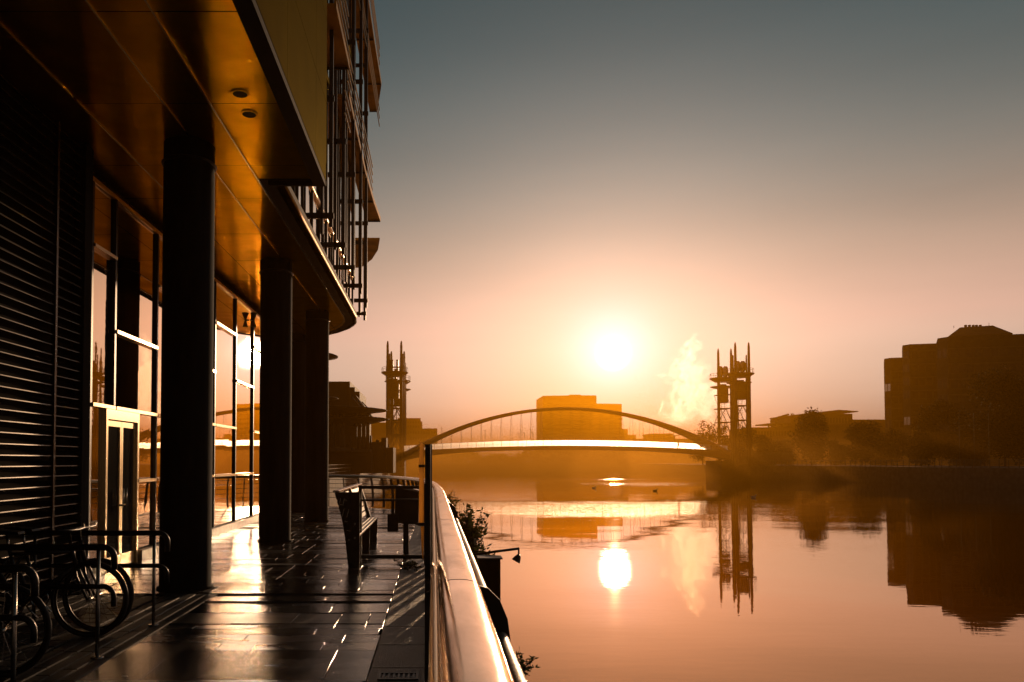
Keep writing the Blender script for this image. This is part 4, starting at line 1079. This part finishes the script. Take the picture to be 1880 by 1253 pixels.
def tower(X, Y, label, z_top, adj=-.32, flare=False):
    t = thing('lift_tower', label, 'tower', (X, Y, .3), 'lattice lift towers of the footbridge')
    hw = 1.66; dp = 1.6
    for sx in (-1, 1):
        for sy in (0, 1):
            g = MB(); zt = z_top if not sy else z_top-3.0; x = X+sx*hw+(adj if sy else 0); y = Y+sy*.75
            g.tube([(x,y,.3),(x,y,z_top*.72),(x,y,zt-1.2),(x+.0,y,zt-.3),(x,y,zt)], [.42 if not sy else .26,.40 if not sy else .25,.30 if not sy else .2,.2,.06], 8); g.build('mast', m_tower, t)
    if flare:
        for dx in (-1.25, 1.25):
            g = MB(); g.tube([(X-hw+dx, Y+.2, .3), (X-hw+dx*.12, Y+.1, z_top*.62)], [.15, .13], 6); g.build('raking_strut', m_tower, t)
    g = MB(); zp = z_top-7.7; M = Matrix.Translation((X, Y+1.5, zp))
    g.lathe([(2.1,-.9),(3.2,-.2),(3.35,0),(3.3,.12),(2.0,.14)], (X, Y+1.4, zp), 20, False); g.lathe([(2.1,-1.5),(3.0,-1.15),(3.0,-1.05),(2,-1.0)], (X+.35, Y+3, zp-.9), 20, False); g.build('platform', m_tower, t)
    g = MB()
    for k in range(14):
        a = 2*math.pi*k/14; g.tube([(X+3.2*math.cos(a),Y+1.4+3.2*math.sin(a),zp+.1),(X+3.2*math.cos(a),Y+1.4+3.2*math.sin(a),zp+1.2)], .035, 4)
    g.tube([(X+3.2*math.cos(2*math.pi*k/20),Y+1.4+3.2*math.sin(2*math.pi*k/20),zp+1.2) for k in range(20)], .04, 4, closed=True); g.build('platform_railing', m_tower, t)
    for sx in (-.65,.65):
        g = MB(); g.tube([(X+sx-.24,Y+1.4,zp+1.75),(X+sx+.24,Y+1.4,zp+1.75)], 1.5, 24); g.build('sheave', m_tower, t)
    g = MB(); g.tube([(X-1.6,Y+1.4,zp+1.35),(X+1.6,Y+1.4,zp+1.35)], .14, 6); g.box(X-1.4,X+1.4,Y+1,Y+1.8,zp+.1,zp+.45); g.build('axle', m_tower, t)
    g = MB(); g.box(X-1.05,X+1.1,Y+.6,Y+2.4,zp-6.4,zp-1.9); g.box(X-.8,X+.8,Y+1,Y+2,zp-1.9,zp-1.5); g.build('counterweight', m_tower, t)
    g = MB(); z = 1.0; k = 0
    while z < zp-1.5:
        for yy in (Y, Y+2*dp):
            g.tube([(X-hw,yy,z),(X+hw,yy,z)], .14, 4)
            if z+3.6 < zp-5:
                g.tube([(X-hw,yy,z),(X,yy,z+3.6)], .085, 4); g.tube([(X+hw,yy,z),(X,yy,z+3.6)], .085, 4)
        for xx in (X-hw, X+hw): g.tube([(xx,Y,z),(xx,Y+2*dp,z)], .08, 4); g.tube([(xx,Y,z),(xx,Y+2*dp,z+3.6)], .05, 4) if z+3.6 < zp-1 else None
        z += 3.6; k += 1
    for xx in (-.45,.45): g.tube([(X+xx,Y+1.5,.3),(X+xx,Y+1.5,zp-6)], .05, 4)
    z = 1
    while z < zp-6.5: g.tube([(X-.45,Y+1.5,z),(X+.45,Y+1.5,z)], .03, 4); z += .6
    g.build('lattice', m_tower, t)
    return t
tower(PX(724,187), 187, 'nearer dark lift tower at the left end of the footbridge', 31.2, .45)
tower(PX(724,187)+.3, 197.5, 'lift tower hidden behind the left one, its mast tips just showing', 30.2, .3)
tower(PX(1364.5,188), 188, 'nearer and taller of the two lift towers at the right end', 31.0, flare=True)
tower(PX(1364.5,188)-.3, 198.5, 'farther lift tower, left of the pair at the right end', 31.0, .42)

# people on the bridge
def person(loc, label, step=.0):
    x, y, z = loc
    me = bpy.data.meshes.new('person'); v = [(0,0,.92),(0,0,1.15),(0,0,1.42),(0,0,1.52),(0,0,1.66),(.09,.0,.88),(.11+step,0,.48),(.12+step*.6,0,.06),(.16+step*.6,-.12,.03),(-.09,0,.88),(-.11-step,0,.48),(-.12-step*1.3,0,.06),(-.14-step*1.3,-.12,.03),(.19,0,1.38),(.23,.02,1.12),(.24,-.06,.88),(-.19,0,1.38),(-.23,.02,1.12),(-.24,-.06,.88)]
    e = [(0,1),(1,2),(2,3),(3,4),(0,5),(5,6),(6,7),(7,8),(0,9),(9,10),(10,11),(11,12),(2,13),(13,14),(14,15),(2,16),(16,17),(17,18)]
    me.from_pydata(v, e, []); o = bpy.data.objects.new('person', me); C.objects.link(o); o.location = loc
    m = o.modifiers.new('skin', 'SKIN'); rad = [.15,.14,.16,.06,.11,.10,.075,.05,.045,.10,.075,.05,.045,.07,.05,.04,.07,.05,.04]
    for i, r in enumerate(rad): me.skin_vertices[0].data[i].radius = (r, r)
    me.skin_vertices[0].data[0].use_root = True
    m2 = o.modifiers.new('sub', 'SUBSURF'); m2.levels = 1; m2.render_levels = 1
    me.materials.append(mat('dark_clothes', (.03,.03,.035), .8))
    tag(o, label, 'person'); return o
x = PX(1248, BY); person((x, BY+1.2, deckz(x)), 'pedestrian in dark clothes walking on the bridge, left of the two', .08)
x = PX(1289, BY); person((x, BY+1.2, deckz(x)), 'pedestrian in dark clothes near the right end of the bridge deck', .12)

# birds on the water
def bird(px, py, label, s, m):
    d = (CAMZ-WZ)*FPX/(py-HZ); x = PX(px, d); t = thing('bird', label, 'bird', (x, d, WZ), 'birds floating on the river')
    g = MB(); 
    rings = [(-.28,.02,.10),(-.2,.06,.09),(-.05,.11,.07),(.1,.11,.07),(.2,.07,.10),(.22,.05,.16),(.22,.045,.24),(.25,.055,.29),(.31,.03,.28),(.36,.008,.27)]
    g.tube([(x+a*s, d, WZ+c*s) for a, r, c in rings], [r*s for a, r, c in rings], 8); g.build('body', m, t)
m_white = mat('white_feathers', (.75,.72,.68), .7)
bird(1382, 914, 'white gull floating left of the right bank reflections', 1.0, m_white)
bird(1202, 902, 'dark duck on the water right of the sun glitter', 1.1, m_tyre)
bird(873, 857.5, 'white gull far off on the water under the bridge', 1.5, m_white)
bird(1090, 897, 'white gull beside the sun glitter', 1.0, m_white)

# ------------------------------------------------------------------ haze and steam
def volmat(name, color, dens, g):
    m = bpy.data.materials.new(name); m.use_nodes = True; n = m.node_tree.nodes; l = m.node_tree.links
    n.remove(n['Principled BSDF']); v = n.new('ShaderNodeVolumePrincipled'); v.inputs['Color'].default_value = (*color, 1)
    v.inputs['Density'].default_value = dens; v.inputs['Anisotropy'].default_value = g; l.new(v.outputs[0], n['Material Output'].inputs['Volume']); return m, v, n, l
hm, hv, _, _ = volmat('haze_air', (.155,.069,.0020), HAZE_D, .81)
g = MB(); g.box(-601, 900, -41, 1391, -6.5, 42); o = g.build('haze', hm); o['kind'] = 'stuff'

# steam plume
SD = 236.0
sm, sv, sn, sl = volmat('steam_vapour', (.99,.99,1.0), 0.0, .72)
tcs = sn.new('ShaderNodeNewGeometry'); sp3 = sn.new('ShaderNodeSeparateXYZ'); sl.new(tcs.outputs['Position'], sp3.inputs[0])
def mth(op, a, b=None, c=None):
    n = sn.new('ShaderNodeMath'); n.operation = op
    for i, v in enumerate((a, b, c)):
        if v is None: continue
        if isinstance(v, (int, float)): n.inputs[i].default_value = v
        else: sl.new(v, n.inputs[i])
    return n.outputs[0]
zt = mth('DIVIDE', mth('SUBTRACT', sp3.outputs[2], PZ(785,SD)), PZ(612,SD)-PZ(785,SD))     # 0 foot, 1 top
axis = mth('ADD', mth('MULTIPLY', mth('SINE', mth('MULTIPLY', zt, 7.0)), 1.1), mth('MULTIPLY_ADD', zt, 1.6, PX(1262,SD)))
rad = mth('MULTIPLY_ADD', mth('POWER', mth('MAXIMUM', mth('SUBTRACT', 1.0, zt), 0.0), .9), 10.8, 1.9)
dx = mth('SUBTRACT', sp3.outputs[0], axis); dy = mth('SUBTRACT', sp3.outputs[1], SD)
dr_ = mth('DIVIDE', mth('SQRT', mth('ADD', mth('MULTIPLY', dx, dx), mth('MULTIPLY', dy, dy))), rad)
nzs = sn.new('ShaderNodeTexNoise'); nzs.inputs['Scale'].default_value = .20; nzs.inputs['Detail'].default_value = 4; nzs.inputs['Roughness'].default_value = .62; nzs.inputs['Distortion'].default_value = 1.0
sl.new(tcs.outputs['Position'], nzs.inputs[0])
dens = mth('MAXIMUM', mth('ADD', mth('MULTIPLY', mth('SUBTRACT', nzs.outputs[0], .53), 6.5), mth('MULTIPLY_ADD', dr_, -1.5, 1.0)), 0.0)
foot = mth('MINIMUM', mth('MAXIMUM', mth('MULTIPLY', zt, 4.0), 0.0), 1.0)
sl.new(mth('MULTIPLY', mth('MULTIPLY', dens, foot), .17), sv.inputs['Density'])
g = MB(); g.box(PX(1262,SD)-13, PX(1262,SD)+13, SD-12, SD+12, PZ(788,SD), 41.2)
o = g.build('steam', sm); o['kind'] = 'stuff'
sm.cycles.volume_step_rate = .22; o.display_type = 'WIRE'

# low mist lying on the far reach of the river
mm_, mv, mn, ml = volmat('river_mist_air', (.42,.20,.03), 0.0, .62)
gg = mn.new('ShaderNodeNewGeometry'); s3 = mn.new('ShaderNodeSeparateXYZ'); ml.new(gg.outputs['Position'], s3.inputs[0])
mr = mn.new('ShaderNodeMapRange'); mr.inputs[1].default_value = WZ; mr.inputs[2].default_value = 8.0; mr.inputs[3].default_value = .0105; mr.inputs[4].default_value = 0.0
ml.new(s3.outputs[2], mr.inputs[0]); ml.new(mr.outputs[0], mv.inputs['Density'])
g = MB(); g.prism([(-60,132),(170,132),(170,462),(-60,462)], 'z', WZ+.03, 8.0)
o = g.build('river_mist', mm_); o['kind'] = 'stuff'
